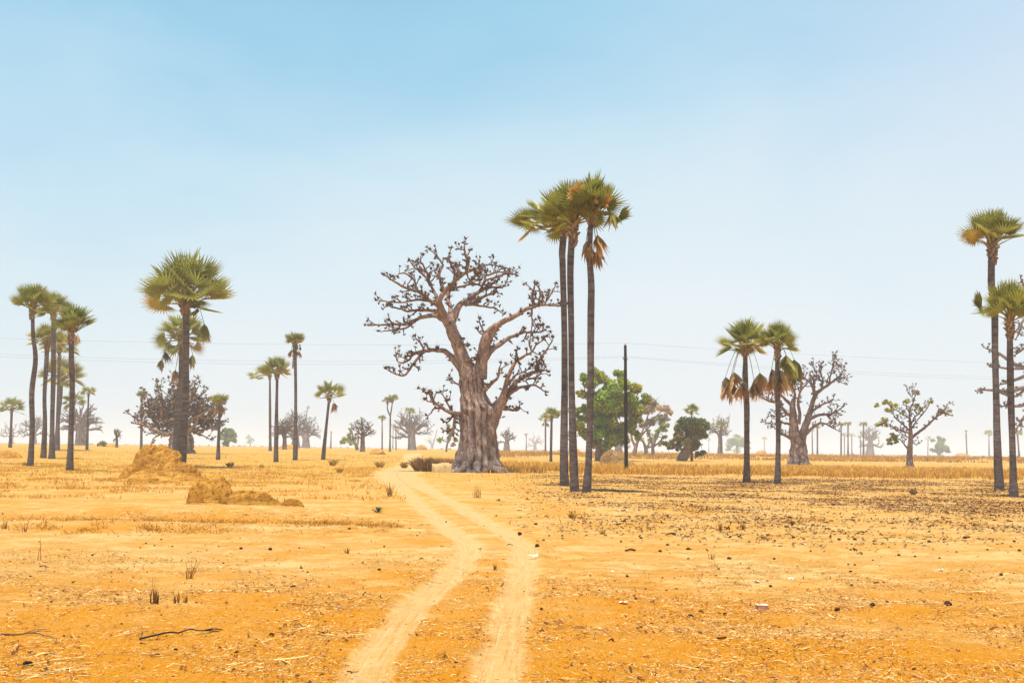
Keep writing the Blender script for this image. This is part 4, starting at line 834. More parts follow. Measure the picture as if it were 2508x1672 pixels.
leafy_tree('bare_forked_tree', 'bare tree with a short forked grey trunk between the tan tree and the thin tree', (1582, 1112), [[(1582, 1113, 6), (1582, 1100, 4.5), (1576, 1082, 3), (1566, 1070, 2)], [(1583, 1100, 3.5), (1590, 1085, 2.5), (1597, 1070, 2)], [(1582, 1098, 2.5), (1594, 1093, 2), (1600, 1088, 1.5)]], [(1570, 1072, 10, 40), (1592, 1078, 9, 30)], 54, D=300, lsz=.3, bark='baobab', mat='dry_leaf')
CS = [(1690, 1035, 26), (1670, 1045, 22), (1712, 1045, 24), (1680, 1070, 26), (1705, 1075, 26), (1720, 1065, 18), (1665, 1070, 18), (1700, 1092, 18), (1645, 1088, 15), (1632, 1090, 12), (1655, 1095, 11), (1722, 1110, 9), (1710, 1113, 9), (1728, 1045, 12), (1700, 1055, 28, -20), (1663, 1090, 10)]
leafy_tree('shrubby_tree', 'round dark olive bushy tree with a palm poking out of its top', (1674, 1129), [[(1668, 1130, 13), (1675, 1115, 13), (1684, 1098, 11), (1690, 1080, 6), (1690, 1050, 3)], [(1686, 1102, 5), (1700, 1085, 4), (1708, 1065, 3)], [(1672, 1102, 4), (1655, 1092, 3), (1640, 1088, 2)]], [(a[0], a[1], a[2], int(a[2] ** 2 * .95)) + tuple(a[3:]) for a in CS], 55, lsz=.28, tint=(.52, .48, .8), bark='bark')
palm((1694, 1124), (1694, 1010), 24, 2.4, 'palm of which only the spiky crown shows above the round olive bushy tree', n=20, lod=1, seed=56, group=GR, el=(80, -40), D=205)
leafy_tree('shrubby_tree', 'low tree with bright green leaves on its left, joined to a bare grey tree', (873, 1101), [[(875, 1101, 4.5), (872, 1090, 4), (866, 1082, 3), (852, 1076, 2)], [(873, 1090, 3), (866, 1072, 2), (862, 1055, 1.5)], [(874, 1092, 3), (878, 1075, 2), (876, 1060, 1.5)]],
           [(846, 1076, 12, 130), (838, 1083, 8, 60), (858, 1064, 9, 80), (860, 1052, 7, 50), (868, 1078, 10, 90), (874, 1064, 7, 50), (856, 1084, 8, 50), (872, 1088, 7, 40)], 57, lsz=.30)
leafy_tree('shrubby_tree', 'small dark green shrub tree with one bare branch, near the biggest baobab', (1059, 1099), [[(1058, 1100, 3), (1058, 1088, 2.5), (1050, 1078, 2)], [(1060, 1090, 2.5), (1066, 1070, 1.5), (1070, 1052, 1)]],
           [(1046, 1077, 9, 80), (1055, 1080, 9, 80), (1064, 1078, 9, 70), (1052, 1072, 7, 40), (1070, 1068, 6, 30), (1058, 1096, 9, 60)], 58, lsz=.32, tint=(.7, .65, .8))
leafy_tree('shrubby_tree', 'sparse leaning green tree between the dark shrub tree and the biggest baobab', (1095, 1100), [[(1093, 1101, 2.5), (1095, 1088, 2.2), (1102, 1075, 2), (1106, 1055, 1.5)], [(1097, 1082, 1.6), (1084, 1078, 1.2)]],
           [(1078, 1078, 8, 50), (1098, 1045, 7, 40), (1106, 1062, 10, 60), (1114, 1078, 8, 40), (1100, 1072, 9, 50), (1110, 1088, 7, 30)], 59, D=330, lsz=.4, tint=(.8, .75, .9))
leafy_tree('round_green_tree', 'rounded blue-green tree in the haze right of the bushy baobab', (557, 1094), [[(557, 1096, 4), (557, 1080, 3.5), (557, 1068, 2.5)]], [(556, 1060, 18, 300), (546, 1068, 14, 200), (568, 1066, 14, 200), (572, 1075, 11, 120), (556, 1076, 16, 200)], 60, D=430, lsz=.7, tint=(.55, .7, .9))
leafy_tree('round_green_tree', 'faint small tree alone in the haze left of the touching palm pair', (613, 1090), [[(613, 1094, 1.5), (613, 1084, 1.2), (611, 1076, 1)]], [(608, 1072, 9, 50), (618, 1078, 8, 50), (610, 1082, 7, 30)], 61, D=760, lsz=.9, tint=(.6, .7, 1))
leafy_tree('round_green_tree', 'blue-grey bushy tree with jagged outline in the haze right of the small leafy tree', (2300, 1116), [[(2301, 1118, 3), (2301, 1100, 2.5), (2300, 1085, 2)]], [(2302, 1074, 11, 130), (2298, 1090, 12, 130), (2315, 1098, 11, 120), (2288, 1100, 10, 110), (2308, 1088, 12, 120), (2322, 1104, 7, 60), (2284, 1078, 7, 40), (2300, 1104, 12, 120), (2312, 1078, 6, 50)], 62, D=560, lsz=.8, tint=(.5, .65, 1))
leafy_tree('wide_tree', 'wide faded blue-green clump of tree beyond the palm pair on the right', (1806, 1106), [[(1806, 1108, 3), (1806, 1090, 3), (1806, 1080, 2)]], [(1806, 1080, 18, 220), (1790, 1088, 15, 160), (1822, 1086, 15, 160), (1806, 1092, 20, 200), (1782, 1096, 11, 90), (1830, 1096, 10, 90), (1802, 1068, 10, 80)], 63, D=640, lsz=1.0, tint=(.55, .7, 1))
leafy_tree('round_green_tree', 'low green bush just right of the large hazy left baobab', (249, 1092), [[(249, 1094, 1.5), (249, 1088, 1.2)]], [(249, 1084, 8, 80), (242, 1088, 6, 40), (256, 1088, 6, 40)], 64, D=330, lsz=.35, tint=(.8, .7, .9), cat='bush')

# far scrub, one mass
fs = MB(); r2 = random.Random(4)
for i in range(300):
    D = r2.uniform(500, 1100); px = r2.uniform(-50, 2560)
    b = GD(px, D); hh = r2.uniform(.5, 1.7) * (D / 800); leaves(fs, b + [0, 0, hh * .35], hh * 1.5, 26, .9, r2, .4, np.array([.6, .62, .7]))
tag(fs.build('distant_scrub', M['leaf'], smooth=False), 'far-off scrub fading into the haze along the horizon', kind='stuff')

# ------------------------------------------------------------------ mounds
def mound(name, label, lumps, seed, group=None, Yref=None, nz=.28, cat='termite mound', sharp=1.0, mat='mound'):
    """lumps: (photo px centre x, foot y, half width px, height px, depth ratio, lean)"""
    r2 = random.Random(seed); mb = MB(); B = G(lumps[0][0], lumps[0][1])
    for (cx, fy, hw, hp, dr, ln) in lumps:
        c = G(cx, fy); s = c[1] / FPX; a = hw * s; h = hp * s; n, k = 46, 88
        th = np.linspace(0, 1, n); an = np.linspace(0, 2 * math.pi, k, endpoint=False); T, AN = np.meshgrid(th, an, indexing='ij')
        prof = (np.cos(T * math.pi / 2)) ** sharp; rr = np.sin(T * math.pi / 2) ** .9
        X = rr * np.cos(AN); Yy = rr * np.sin(AN); sd = r2.randrange(999)
        f = fbm(X * 2.2 + 7 + sd, Yy * 2.2 + 3, 4, sd) - .5; f2 = fbm(X * 8 + T * 5, Yy * 8 + sd, 4, sd + 3) - .5
        q = 1 + f * nz * 2.2 + f2 * nz * .7
        V = np.stack([c[0] + X * a * q + ln * s * prof, c[1] + a * dr + Yy * a * dr * q, c[2] - .12 + (h + .12) * np.clip(prof * (1 + f * nz * 2.0 + f2 * nz * 1.5), 0, 3)], -1)
        V[-1, :, 2] -= .25
        idx = np.arange(n * k).reshape(n, k); nx = np.roll(idx, -1, 1); Q = np.stack([idx[:-1], idx[1:], nx[1:], nx[:-1]], -1).reshape(-1, 4)
        mb.add(V.reshape(-1, 3), Q, None)
    return tag(mb.build(name, M[mat], origin=B), label, cat, group)
mound('termite_mound', 'tall eroded orange termite mound in front of the largest left palm', [(372, 1170, 66, 76, .7, -4), (425, 1172, 52, 38, .7, 0), (330, 1172, 52, 34, .6, 0), (455, 1176, 34, 16, .6, 0), (385, 1176, 80, 20, .5, 0), (352, 1172, 34, 52, .7, 0), (398, 1171, 30, 60, .8, 0), (385, 1182, 120, 12, .5, 0)], 71, nz=.27, sharp=1.15)
GMm = 'broken lumps of termite mound lying in a row'
mound('termite_mound', 'big rounded brown lump of termite earth, left end of the broken row', [(512, 1242, 56, 66, .62, -4), (478, 1240, 26, 36, .7, 0), (528, 1247, 40, 30, .5, 0), (500, 1250, 84, 11, .5, 0)], 72, nz=.22, sharp=.75, group=GMm)
mound('termite_mound', 'long low brown lump of termite earth, middle of the broken row', [(598, 1250, 62, 38, .45, 0), (640, 1252, 36, 34, .45, 0), (668, 1254, 22, 22, .5, 0), (625, 1258, 90, 9, .5, 0)], 73, nz=.24, sharp=.72, group=GMm)
mound('termite_mound', 'small low lump of termite earth, right end of the broken row', [(712, 1258, 30, 22, .45, 0)], 74, nz=.2, sharp=.7, group=GMm)
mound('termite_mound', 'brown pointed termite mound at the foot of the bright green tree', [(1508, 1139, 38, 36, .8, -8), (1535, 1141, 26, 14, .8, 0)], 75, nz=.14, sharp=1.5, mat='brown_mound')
mound('earth_mound', 'small pale orange heap on the skyline between two left-centre palms', [(702, 1099, 26, 11, .8, 0)], 76, nz=.2, cat='earth mound')
mound('earth_mound', 'low orange heap right of the hazy pale baobab, left of the biggest one', [(1030, 1101, 14, 12, .8, 0)], 77, nz=.2, cat='earth mound')
mound('earth_mound', 'low yellow heap beside the track near the forked palm', [(922, 1112, 20, 12, .8, 0)], 78, nz=.2, cat='earth mound')
mound('earth_mound', 'small brown mound on the skyline under the thin tufted palm', [(2362, 1118, 17, 8, .8, 0)], 79, nz=.2, cat='earth mound')
mound('earth_mound', 'pale heap on the skyline just left of the close trio', [(1412, 1112, 13, 12, .8, 0)], 80, nz=.2, cat='earth mound')
mound('earth_mound', 'low brown heap on the skyline beside the dark knobbly stump', [(268, 1093, 16, 8, .8, 0)], 81, nz=.2, cat='earth mound')
mound('earth_mound', 'pale heap on the skyline between the dead-frond palm pair', [(1868, 1112, 14, 9, .8, 0)], 82, nz=.2, cat='earth mound')
mound('earth_mound', 'yellow heap cut by the left picture edge', [(5, 1122, 38, 16, .8, 0)], 83, nz=.2, cat='earth mound')

# pale mud block and dry thicket at the baobab's left foot
mb = MB(); c = G(1082, 1156); s = c[1] / FPX; hw, hd, hh = 24 * s, .5, 22 * s
n = 14; rr2 = random.Random(3)
for k in range(1):
    xs = np.linspace(-hw, hw, n); prof = [(0, -hd * 1.2), (hh * .6, -hd * 1.05), (hh * .92, -hd * .9), (hh, -hd * .5), (hh * .98, hd * .5), (hh * .6, hd), (0, hd * 1.1)]
    V = np.array([[[x * (1 if j in (0, 6) else .97), y + .05 * math.sin(x * 5 + j), z * (1 + .06 * math.sin(x * 3 + 1)) + .03 * rr2.gauss(0, 1)] for j, (z, y) in enumerate(prof)] for x in xs]); V[:, 0, 2] = V[:, 6, 2] = -.2
    idx = np.arange(n * 7).reshape(n, 7); q = np.stack([idx[:-1, :-1], idx[1:, :-1], idx[1:, 1:], idx[:-1, 1:]], -1).reshape(-1, 4)
    mb.add(V.reshape(-1, 3) + c, q, [(idx[0, 0], idx[0, j], idx[0, j + 1]) for j in range(1, 6)] + [(idx[-1, 0], idx[-1, j + 1], idx[-1, j]) for j in range(1, 6)])
tag(mb.build('mud_wall', M['mud'], origin=c), 'low pale mud wall at the left foot of the biggest baobab', 'mud wall')
def bush(name, label, px, py, wpx, hpx, n, seed, tint, cat='bush', mat='grass'):
    r2 = random.Random(seed); mb = MB(); B = G(px, py); s = B[1] / FPX
    for i in range(n):
        a = r2.random() * 6.28; q = math.sqrt(r2.random()) * wpx * s * .8; p = B + [math.cos(a) * q, math.sin(a) * q * .7, -.05]; p[2] = float(Hxy(p[0], p[1])) - .03
        d = norm([math.cos(a) * .35 + r2.gauss(0, .35), math.sin(a) * .3 + r2.gauss(0, .3), 1]); L = hpx * s * r2.uniform(.4, 1.05); w = norm(np.cross(d, [r2.gauss(0, 1), r2.gauss(0, 1), .1])) * .016 * (1 + B[1] / 60)
        m_ = p + d * L * .6 + norm([r2.gauss(0, 1), r2.gauss(0, 1), 0]) * L * .06; e = p + d * L + norm([r2.gauss(0, 1), r2.gauss(0, 1), -.5]) * L * .2
        mb.add([p - w, p + w, m_ + w, m_ - w, e], [(0, 1, 2, 3)], [(3, 2, 4)], np.array(tint) * r2.uniform(.5, 1.3))
    return tag(mb.build(name, M[mat], origin=B, smooth=False), label, cat)
bush('dry_thicket', 'dense brown dry thicket beside the track at the left of the mud wall', 1040, 1153, 28, 42, 900, 5, (1.0, .90, 1.3))
bush('dry_thicket', 'dark dry hedge running behind the mud wall to the biggest baobab', 1082, 1136, 34, 18, 700, 6, (.95, .88, 1.3))

# ------------------------------------------------------------------ pole and wires
def pole(base, top, label, Yo=None, arms=True):
    B = base; s = 1; root = empty('utility_pole', B, label, 'utility pole', 'utility poles carrying the power line')
    T_ = np.asarray(top) - B; mb = MB(); P = np.array([np.array([0, 0, -.4]) * (1 - t) + T_ * t for t in np.linspace(0, 1, 14)])
    tube(mb, P, np.linspace(.20, .14, 14), 12, None, .04); mb.build('pole_shaft', M['wood'], root)
    for (dx, dy, dz) in ((0, 0, 0), (-.16, 0, -1.33), (.16, .0, -1.45)):
        ins = MB(); c = T_ + np.array([dx, dy, dz]); tube(ins, [c + [0, 0, z] for z in (-.05, .0, .06, .12, .18, .26)], [.10, .05, .13, .06, .12, .05], 10); ins.build('insulator', M['ceramic'], root)
    br = MB(); 
    for x0 in (-1, 1): 
        c = T_ + np.array([0, 0, -1.45]); tube(br, [c, c + [x0 * .18, 0, .02], c + [x0 * .18, 0, .1]], .03, 6)
    br.build('bracket', M['wood'], root); return T_ + B
PB = G(1534, 1158); Yp = PB[1]; PT = W(1531.5, 846, Yp)
pole(PB, PT, 'single dark wooden power pole standing in front of the bright green tree')
# neighbouring poles of the same line, left and right outside the photo
def off_pole(px, D, ytop, label):
    B = GD(px, D); T_ = W(px, ytop, D); pole(B, T_, label); return T_
PL = off_pole(-520, Yp * 1.02, 812, 'power pole of the same line beyond the left edge of the photo')
PR = off_pole(3020, Yp * 1.28, 904, 'power pole of the same line beyond the right edge of the photo')
def wire(a, b, sag, label, grp):
    t = np.linspace(0, 1, 60)[:, None]; P = np.asarray(a) * (1 - t) + np.asarray(b) * t; P[:, 2] -= (4 * sag * t * (1 - t))[:, 0]
    mb = MB(); tube(mb, P, .0085, 5); tag(mb.build('power_cable', M['wire'], origin=P[0]), label, 'power cable', grp)
up3 = np.array([0, 0, .26]); lo1 = np.array([-.16, 0, -1.33 + .26]); lo2 = np.array([.16, 0, -1.45 + .26]); gw = 'power cables strung from the dark pole'
for nm, q, sg in (('topmost', up3, .75), ('middle', lo1, 1.15), ('lowest', lo2, 1.35)):
    wire(PT + q, PL + q, sg, f'{nm} thin power cable running left from the dark pole', gw)
    wire(PT + q, PR + q, sg * .8, f'{nm} thin power cable running right from the dark pole', gw)

# ------------------------------------------------------------------ grasses, straw, litter (stuff)
def blades(name, label, P, hgt, wid, mat, tint, lean=.35, seed=1, nb=1):
    """P: (n,2) points; vertical dry blades"""
    n = len(P); z = Hxy(P[:, 0], P[:, 1]); g = np.random.default_rng(seed)
    base = np.stack([P[:, 0], P[:, 1], z - .02], 1); h = hgt * g.uniform(.5, 1.15, (n, 1)); w = wid * g.uniform(.6, 1.3, (n, 1))
    a = g.uniform(0, 6.28, n); side = np.stack([np.cos(a), np.sin(a), 0 * a], 1); ln = np.stack([g.normal(0, lean, n), g.normal(0, lean, n), np.ones(n)], 1)
    mid = base + ln * h * .55; tip = base + ln * h + np.stack([g.normal(0, .25, n), g.normal(0, .25, n), -.1 * np.ones(n)], 1) * h
    V = np.stack([base - side * w, base + side * w, mid + side * w * .7, mid - side * w * .7, tip], 1).reshape(-1, 3); i = np.arange(n)[:, None] * 5
    mb = MB(); c = np.asarray(tint) * g.uniform(.55, 1.35, (n, 1)); mb.add(V, i + np.array([[0, 1, 2, 3]]), i + np.array([[3, 2, 4]]), np.repeat(c, 5, 0))
    return tag(mb.build(name, M[mat], smooth=False), label, kind='stuff')
g = np.random.default_rng(77)
def scatter_px(n, x0, x1, d0, d1, dens):
    """uniform over the ground between two depths, thinned by a density function"""
    D = np.sqrt(g.uniform(d0 ** 2, d1 ** 2, n)); px = g.uniform(x0, x1, n); X = (px - SW / 2) / FPX * D
    P = np.stack([X, D], 1); k = g.random(n) < dens(P[:, 0], P[:, 1]); return P[k]
def offtrack(x, y): m, c = track_masks(x, y); return (1 - m) * (1 - .7 * c)
# tall stubble belts right of the baobab
P = scatter_px(110000, 1190, 2640, 101, 150, lambda x, y: (fbm(x / 2.2, y / 3.5, 4, 61) > .47) * np.clip(sstep(101, 106, y) * (.35 + fbm(x / 14, y / 6, 2, 5)) * np.where(y > 128, .55, 1), 0, 1) * .6)
blades('dry_grass', 'belt of tall brown dry grass across the field right of the biggest baobab', P, .8, .04, 'grass', (1.05, .95, .7), .25, 1)
P = scatter_px(60000, 1150, 2640, 225, 360, lambda x, y: (fbm(x / 6, y / 9, 4, 62) > .50) * .7 * offtrack(x, y))
blades('dry_grass', 'far belt of low brown scrub grass near the horizon on the right', P, .8, .08, 'grass', (.85, .74, .55), .25, 2)
P = scatter_px(60000, -60, 2600, 60, 230, lambda x, y: (fbm(x / 2.6, y / 2.6, 3, 63) > .52) * np.where(x > 4, .25, .8) * offtrack(x, y))
blades('dry_grass', 'short yellow grass scattered over the plain behind the track', P, .28, .03, 'grass', (1.15, 1.0, .7), .5, 3)
P = scatter_px(90000, -60, 1000, 44, 120, lambda x, y: (fbm(x / 1.6, y / 1.6, 3, 64) > .58) * .8 * offtrack(x, y))
blades('dry_grass', 'yellow tufty grass over the ground left of the track', P, .22, .018, 'grass', (1.1, .95, .7), .5, 4)

def ridge_d(x, y):
    q = 0
    for (cx, cy, rx, ry) in ((*Gxy(520, 1282), 6.0, 1.0), (*Gxy(230, 1298), 3.2, .7), (*Gxy(840, 1292), 2.6, .7), (*Gxy(395, 1178), 4.5, 1.6)): q = np.maximum(q, np.exp(-(((x - cx) / rx) ** 2 + ((y - cy) / ry) ** 2)))
    return q * (fbm(x * 1.6, y * 1.6, 3, 65) > .46)
P = scatter_px(260000, -60, 1000, 24, 78, ridge_d)
blades('dry_grass', 'matted yellow straw and grass on the low ridge around the broken termite mound', P, .15, .012, 'grass', (.85, .68, .4), 1.0, 5)
def flat_bits(name, label, P, L, w, mat, tint, seed, tilt=.12, lift=.012, curl=0.0):
    n = len(P); g2 = np.random.default_rng(seed); z = GZ(P); a = g2.uniform(0, 3.14159, n) * .8 - .2; ln = L * np.clip(g2.lognormal(-.35, .6, n), .2, 3.2)
    d = np.stack([np.cos(a), np.sin(a), g2.normal(0, tilt, n)], 1) ; s = np.stack([-np.sin(a), np.cos(a), g2.normal(0, .5, n)], 1) * (w * g2.uniform(.6, 1.4, n))[:, None]
    c = np.stack([P[:, 0], P[:, 1], z + lift + np.abs(d[:, 2]) * ln * .5], 1); bow = np.stack([s[:, 0] * 0, s[:, 0] * 0, np.full(n, curl)], 1) * ln[:, None] + s * g2.normal(0, .8, (n, 1))
    e0 = c - d * ln[:, None] / 2; e1 = c + d * ln[:, None] / 2; m_ = c + bow
    V = np.stack([e0 - s / 2, e0 + s / 2, m_ - s / 2, m_ + s / 2, e1 - s / 2, e1 + s / 2], 1).reshape(-1, 3); i = np.arange(n)[:, None] * 6
    q = np.concatenate([i + np.array([[0, 1, 3, 2]]), i + np.array([[2, 3, 5, 4]])]); mb = MB()
    tc = np.asarray(tint) * g2.uniform(.5, 1.35, (n, 1)); mb.add(V, q, None, np.repeat(tc, 6, 0)); return tag(mb.build(name, M[mat], smooth=False), label, kind='stuff')
def GZ(P):
    x, y = P[:, 0], P[:, 1]; rr = np.hypot(x, y); z = Hxy(x, y)
    return z + (fbm(x * 4.3, y * 4.3, 3, 33) - .5) * .055 * (1 - sstep(25, 70, rr)) + (fbm(x * 17, y * 17, 2, 41) - .5) * .025 * (1 - sstep(14, 30, rr))
Eb = Gxy(500, 1275)
def straw_d(x, y):
    near = 1 - sstep(15, 25, y); ap = np.exp(-(((x - Eb[0]) / 7) ** 2 + ((y - Eb[1]) / 2) ** 2))
    return np.clip((near * .9 + ap + .05) * (.15 + 1.1 * sstep(.42, .62, fbm(x * .8, y * .8, 3, 71))), 0, 1) * (1 - .9 * track_masks(x, y)[0])
P = scatter_px(420000, -60, 2570, 7.5, 40, straw_d)
flat_bits('straw_litter', 'pale chopped straw strewn over the orange foreground', P, .045, .0042, 'straw', (1.05, 1.0, .9), 11)
P = scatter_px(120000, -60, 2570, 7.5, 30, lambda x, y: straw_d(x, y) * .8)
flat_bits('chaff_litter', 'dark orange leaf scraps and husks between the straw', P, .03, .009, 'litter', (1.8, 1.0, .35), 12, .2)
P = scatter_px(16000, -60, 2570, 7.5, 34, lambda x, y: straw_d(x, y) * .6)
flat_bits('soil_crumbs', 'rusty brown crusts and crumbled husks lying in the straw', P, .055, .022, 'litter', (1.2, .85, .4), 16, .15, .01, .10)
P = scatter_px(22000, -60, 2570, 7.5, 40, lambda x, y: straw_d(x, y) ** 2 * .7)
flat_bits('straw_stalks', 'longer bleached straw stalks lying over the foreground', P, .16, .006, 'straw', (1.25, 1.25, 1.15), 17, .08, .012)
def lit_d(x, y):
    return np.clip(sstep(22, 40, y) * (1 - sstep(90, 103, y)) * sstep(-2, 6, x - .01 * y) * (.2 + sstep(.40, .62, fbm(x * .35, y * .35, 3, 81))) * .8, 0, 1) * (1 - track_masks(x, y)[0])
P = scatter_px(170000, 900, 2600, 24, 104, lit_d)
flat_bits('leaf_litter', 'dark dry leaves covering the ground around the close trio of palms', P, .085, .045, 'litter', (1.05, .92, .75), 13, .12, .01, .10)

# ------------------------------------------------------------------ single small things on the ground
def lump_mesh(seed, flat=.6):
    r2 = random.Random(seed); mb = MB(); n, k = 7, 10; V = []
    for i in range(n + 1):
        th = math.pi * i / n
        for j in range(k):
            a = 2 * math.pi * j / k; q = 1 + r2.uniform(-.18, .18); V.append([math.sin(th) * math.cos(a) * q, math.sin(th) * math.sin(a) * q * .8, (math.cos(th) * q) * flat])
    idx = np.arange((n + 1) * k).reshape(n + 1, k); nx = np.roll(idx, -1, 1); mb.add(np.array(V), np.stack([idx[:-1], idx[1:], nx[1:], nx[:-1]], -1).reshape(-1, 4)); return mb
LM = []
for k in range(5):
    me = lump_mesh(k).mesh('dung_clod'); me.materials.append(M['dung']); LM.append(me)
CL5 = [(95, 65, 4), (33, 207, 3), (283, 197, 6), (335, 293, 5), (665, 296, 9), (638, 330, 4), (503, 291, 4), (1010, 235, 7), (1050, 217, 8), (1112, 231, 7), (1160, 190, 8), (1240, 242, 8), (1210, 238, 4), (850, 153, 7), (1575, 233, 6), (1735, 252, 13), (1945, 265, 14), (1427, 262, 5), (1378, 268, 4), (1355, 278, 4),
       (895, 295, 6), (1012, 323, 5), (968, 370, 7), (878, 418, 7), (1060, 418, 6), (748, 438, 5), (800, 450, 5), (765, 452, 4), (218, 441, 9), (523, 493, 10), (290, 596, 9), (1160, 523, 5), (1608, 349, 9), (1768, 343, 6), (1955, 508, 12), (1982, 554, 8), (2180, 396, 7), (2217, 404, 8), (2165, 376, 5), (2010, 365, 5), (1905, 324, 5), (1988, 322, 6), (2155, 238, 5),
       (1993, 690, 8), (2007, 757, 10), (875, 806, 8), (1693, 802, 5), (1018, 928, 12), (1205, 964, 5), (1838, 941, 12), (1245, 1182, 7), (1215, 1100, 5), (1000, 1104, 5), (460, 878, 9), (1240, 118, 7), (640, 210, 3), (745, 176, 3)]
CL7 = [(24, 245, 9), (60, 318, 6), (88, 297, 6), (150, 300, 6), (652, 340, 9), (752, 362, 11), (616, 371, 9), (525, 311, 8), (430, 321, 7), (735, 302, 5), (455, 367, 5), (945, 408, 10), (1252, 313, 9), (1383, 348, 8), (1350, 338, 5), (1470, 321, 8), (1545, 319, 9), (1900, 332, 10), (2070, 314, 11), (2137, 309, 7), (2205, 266, 7), (1900, 276, 6), (1600, 272, 6), (1160, 408, 7), (1062, 457, 5), (1000, 432, 4), (750, 404, 6), (690, 453, 4),
       (895, 463, 7), (887, 452, 5), (1128, 518, 6), (1143, 541, 8), (548, 546, 6), (648, 563, 5), (500, 622, 7), (1515, 434, 6), (1545, 436, 6), (1632, 415, 6), (1832, 398, 6), (2178, 366, 7), (2243, 486, 9), (2303, 470, 5), (2093, 468, 5), (1525, 470, 7), (1530, 530, 9), (1185, 721, 7), (525, 738, 9), (1700, 617, 9), (1463, 668, 13), (1630, 658, 14), (1990, 645, 18), (760, 684, 16), (2330, 370, 8), (2305, 323, 7), (1755, 390, 8), (1950, 408, 6), (2030, 380, 5), (820, 482, 6), (628, 495, 5), (1270, 438, 4), (460, 487, 7)]
CL6 = [(412, 578, 10), (88, 690, 6), (638, 693, 7), (100, 828, 9), (143, 840, 8), (605, 845, 11), (500, 791, 8), (278, 1296, 7), (355, 1360, 8), (870, 595, 5), (803, 575, 6), (852, 617, 6), (1040, 521, 6), (555, 648, 5), (1518, 603, 14), (1672, 644, 9), (1707, 615, 6), (1624, 543, 10), (1630, 679, 15), (1795, 632, 7), (1520, 497, 6), (950, 798, 5), (248, 690, 5), (386, 470, 8), (850, 1258, 6), (1130, 1340, 6)]
allc = [(0 + x / 2.94, 1260 + y / 2.94, r / 2.94) for x, y, r in CL5] + [(1300 + x / 1.947, 1160 + y / 1.947, r / 1.947) for x, y, r in CL7] + [(700 + x / 2.6486, 1080 + y / 2.6486, r / 2.6486) for x, y, r in CL6]
for i, (px, py, rp) in enumerate(allc):
    c = G(px, py); c[2] = float(GZ(np.array([[c[0], c[1]]]))[0]); s = c[1] / FPX; o = bpy.data.objects.new('dung_clod', LM[i % 5]); COL.objects.link(o)
    rr = rp * s * 1.0; o.scale = (rr, rr * 1.2, rr * 1.15); o.rotation_euler = (0, 0, rnd.random() * 6.28 * 0 + rnd.uniform(-.4, .4)); o.location = (c[0], c[1], c[2] + rr * .35)
    tag(o, 'small dark brown dung clod lying on the sand', 'dung clod', 'dark dung clods strewn over the sand')
def box_obj(name, label, cat, px, py, L, Wd, H, mat, rz=0, bev=.02):
    import bmesh
    c = G(px, py); c[2] = float(GZ(np.array([[c[0], c[1]]]))[0]); bm = bmesh.new(); bmesh.ops.create_cube(bm, size=1)
    bmesh.ops.scale(bm, vec=(L, Wd, H), verts=bm.verts); bmesh.ops.bevel(bm, geom=bm.edges[:], offset=bev, segments=3, affect='EDGES')
    r2 = random.Random(int(px)); 
    for v in bm.verts: v.co += Vector((r2.gauss(0, .004), r2.gauss(0, .004), r2.gauss(0, .004)))
    me = bpy.data.meshes.new(name); bm.to_mesh(me); bm.free(); a = me.color_attributes.new('tint', 'FLOAT_COLOR', 'POINT'); a.data.foreach_set('color', [1.0] * 4 * len(me.vertices))
    me.materials.append(M[mat]); o = bpy.data.objects.new(name, me); COL.objects.link(o); o.location = (c[0], c[1], c[2] + H * .6); o.rotation_euler = (0, 0.03, rz); tag(o, label, cat); return o, c
b, c = box_obj('brick', 'broken pinkish brick with a pale top lying in the straw on the right', 'brick', 1866, 1493, .17, .10, .075, 'brick', .08, .012)
b2, _ = box_obj('pale_cap', None, None, 1866, 1493, .155, .085, .016, 'brick_top', 0, .006); b2.parent = b; b2.location = (0, 0, .040); b2.rotation_euler = (0, 0, 0)  # thin slab that gives the brick a paler upper face
box_obj('plastic_scrap', 'small black block lying near the lower left corner', 'plastic scrap', 69, 1628, .085, .05, .03, 'black', .05, .006)
def scrap(px, py, wpx, label, seed):
    c = G(px, py); c[2] = float(GZ(np.array([[c[0], c[1]]]))[0]); s = c[1] / FPX; r2 = random.Random(seed); n = 6; mb = MB(); V = []
    for i in range(n):
        for j in range(3): V.append([(-.5 + i / (n - 1)) * wpx * s, (j - 1) * .05 * (1 - abs(i / (n - 1) - .5)), .015 + abs(r2.gauss(0, .015))])
    idx = np.arange(n * 3).reshape(n, 3); mb.add(np.array(V) + c, np.stack([idx[:-1, :-1], idx[1:, :-1], idx[1:, 1:], idx[:-1, 1:]], -1).reshape(-1, 4))
    tag(mb.build('white_scrap', M['white'], origin=c), label, 'scrap', 'white scraps on the sand')
scrap(1304, 1363, 26, 'white torn scrap lying right of the track', 1); scrap(1503, 1400, 14, 'small white scrap on the bare sand between the track and the scattered clods', 2); scrap(1967, 1332, 14, 'small white scrap in the middle of the clod-strewn sand on the right', 3); scrap(1527, 1489, 20, 'white scrap among straw left of the pinkish brick', 4)
scrap(1853, 1429, 14, 'white scrap above the pinkish brick, left one of two', 5); scrap(1937, 1418, 14, 'white scrap above the pinkish brick, right one of two', 6); scrap(2304, 1394, 12, 'white scrap far right among dark clods', 7); scrap(1668, 1274, 10, 'tiny white scrap in the dark leaf litter', 8)
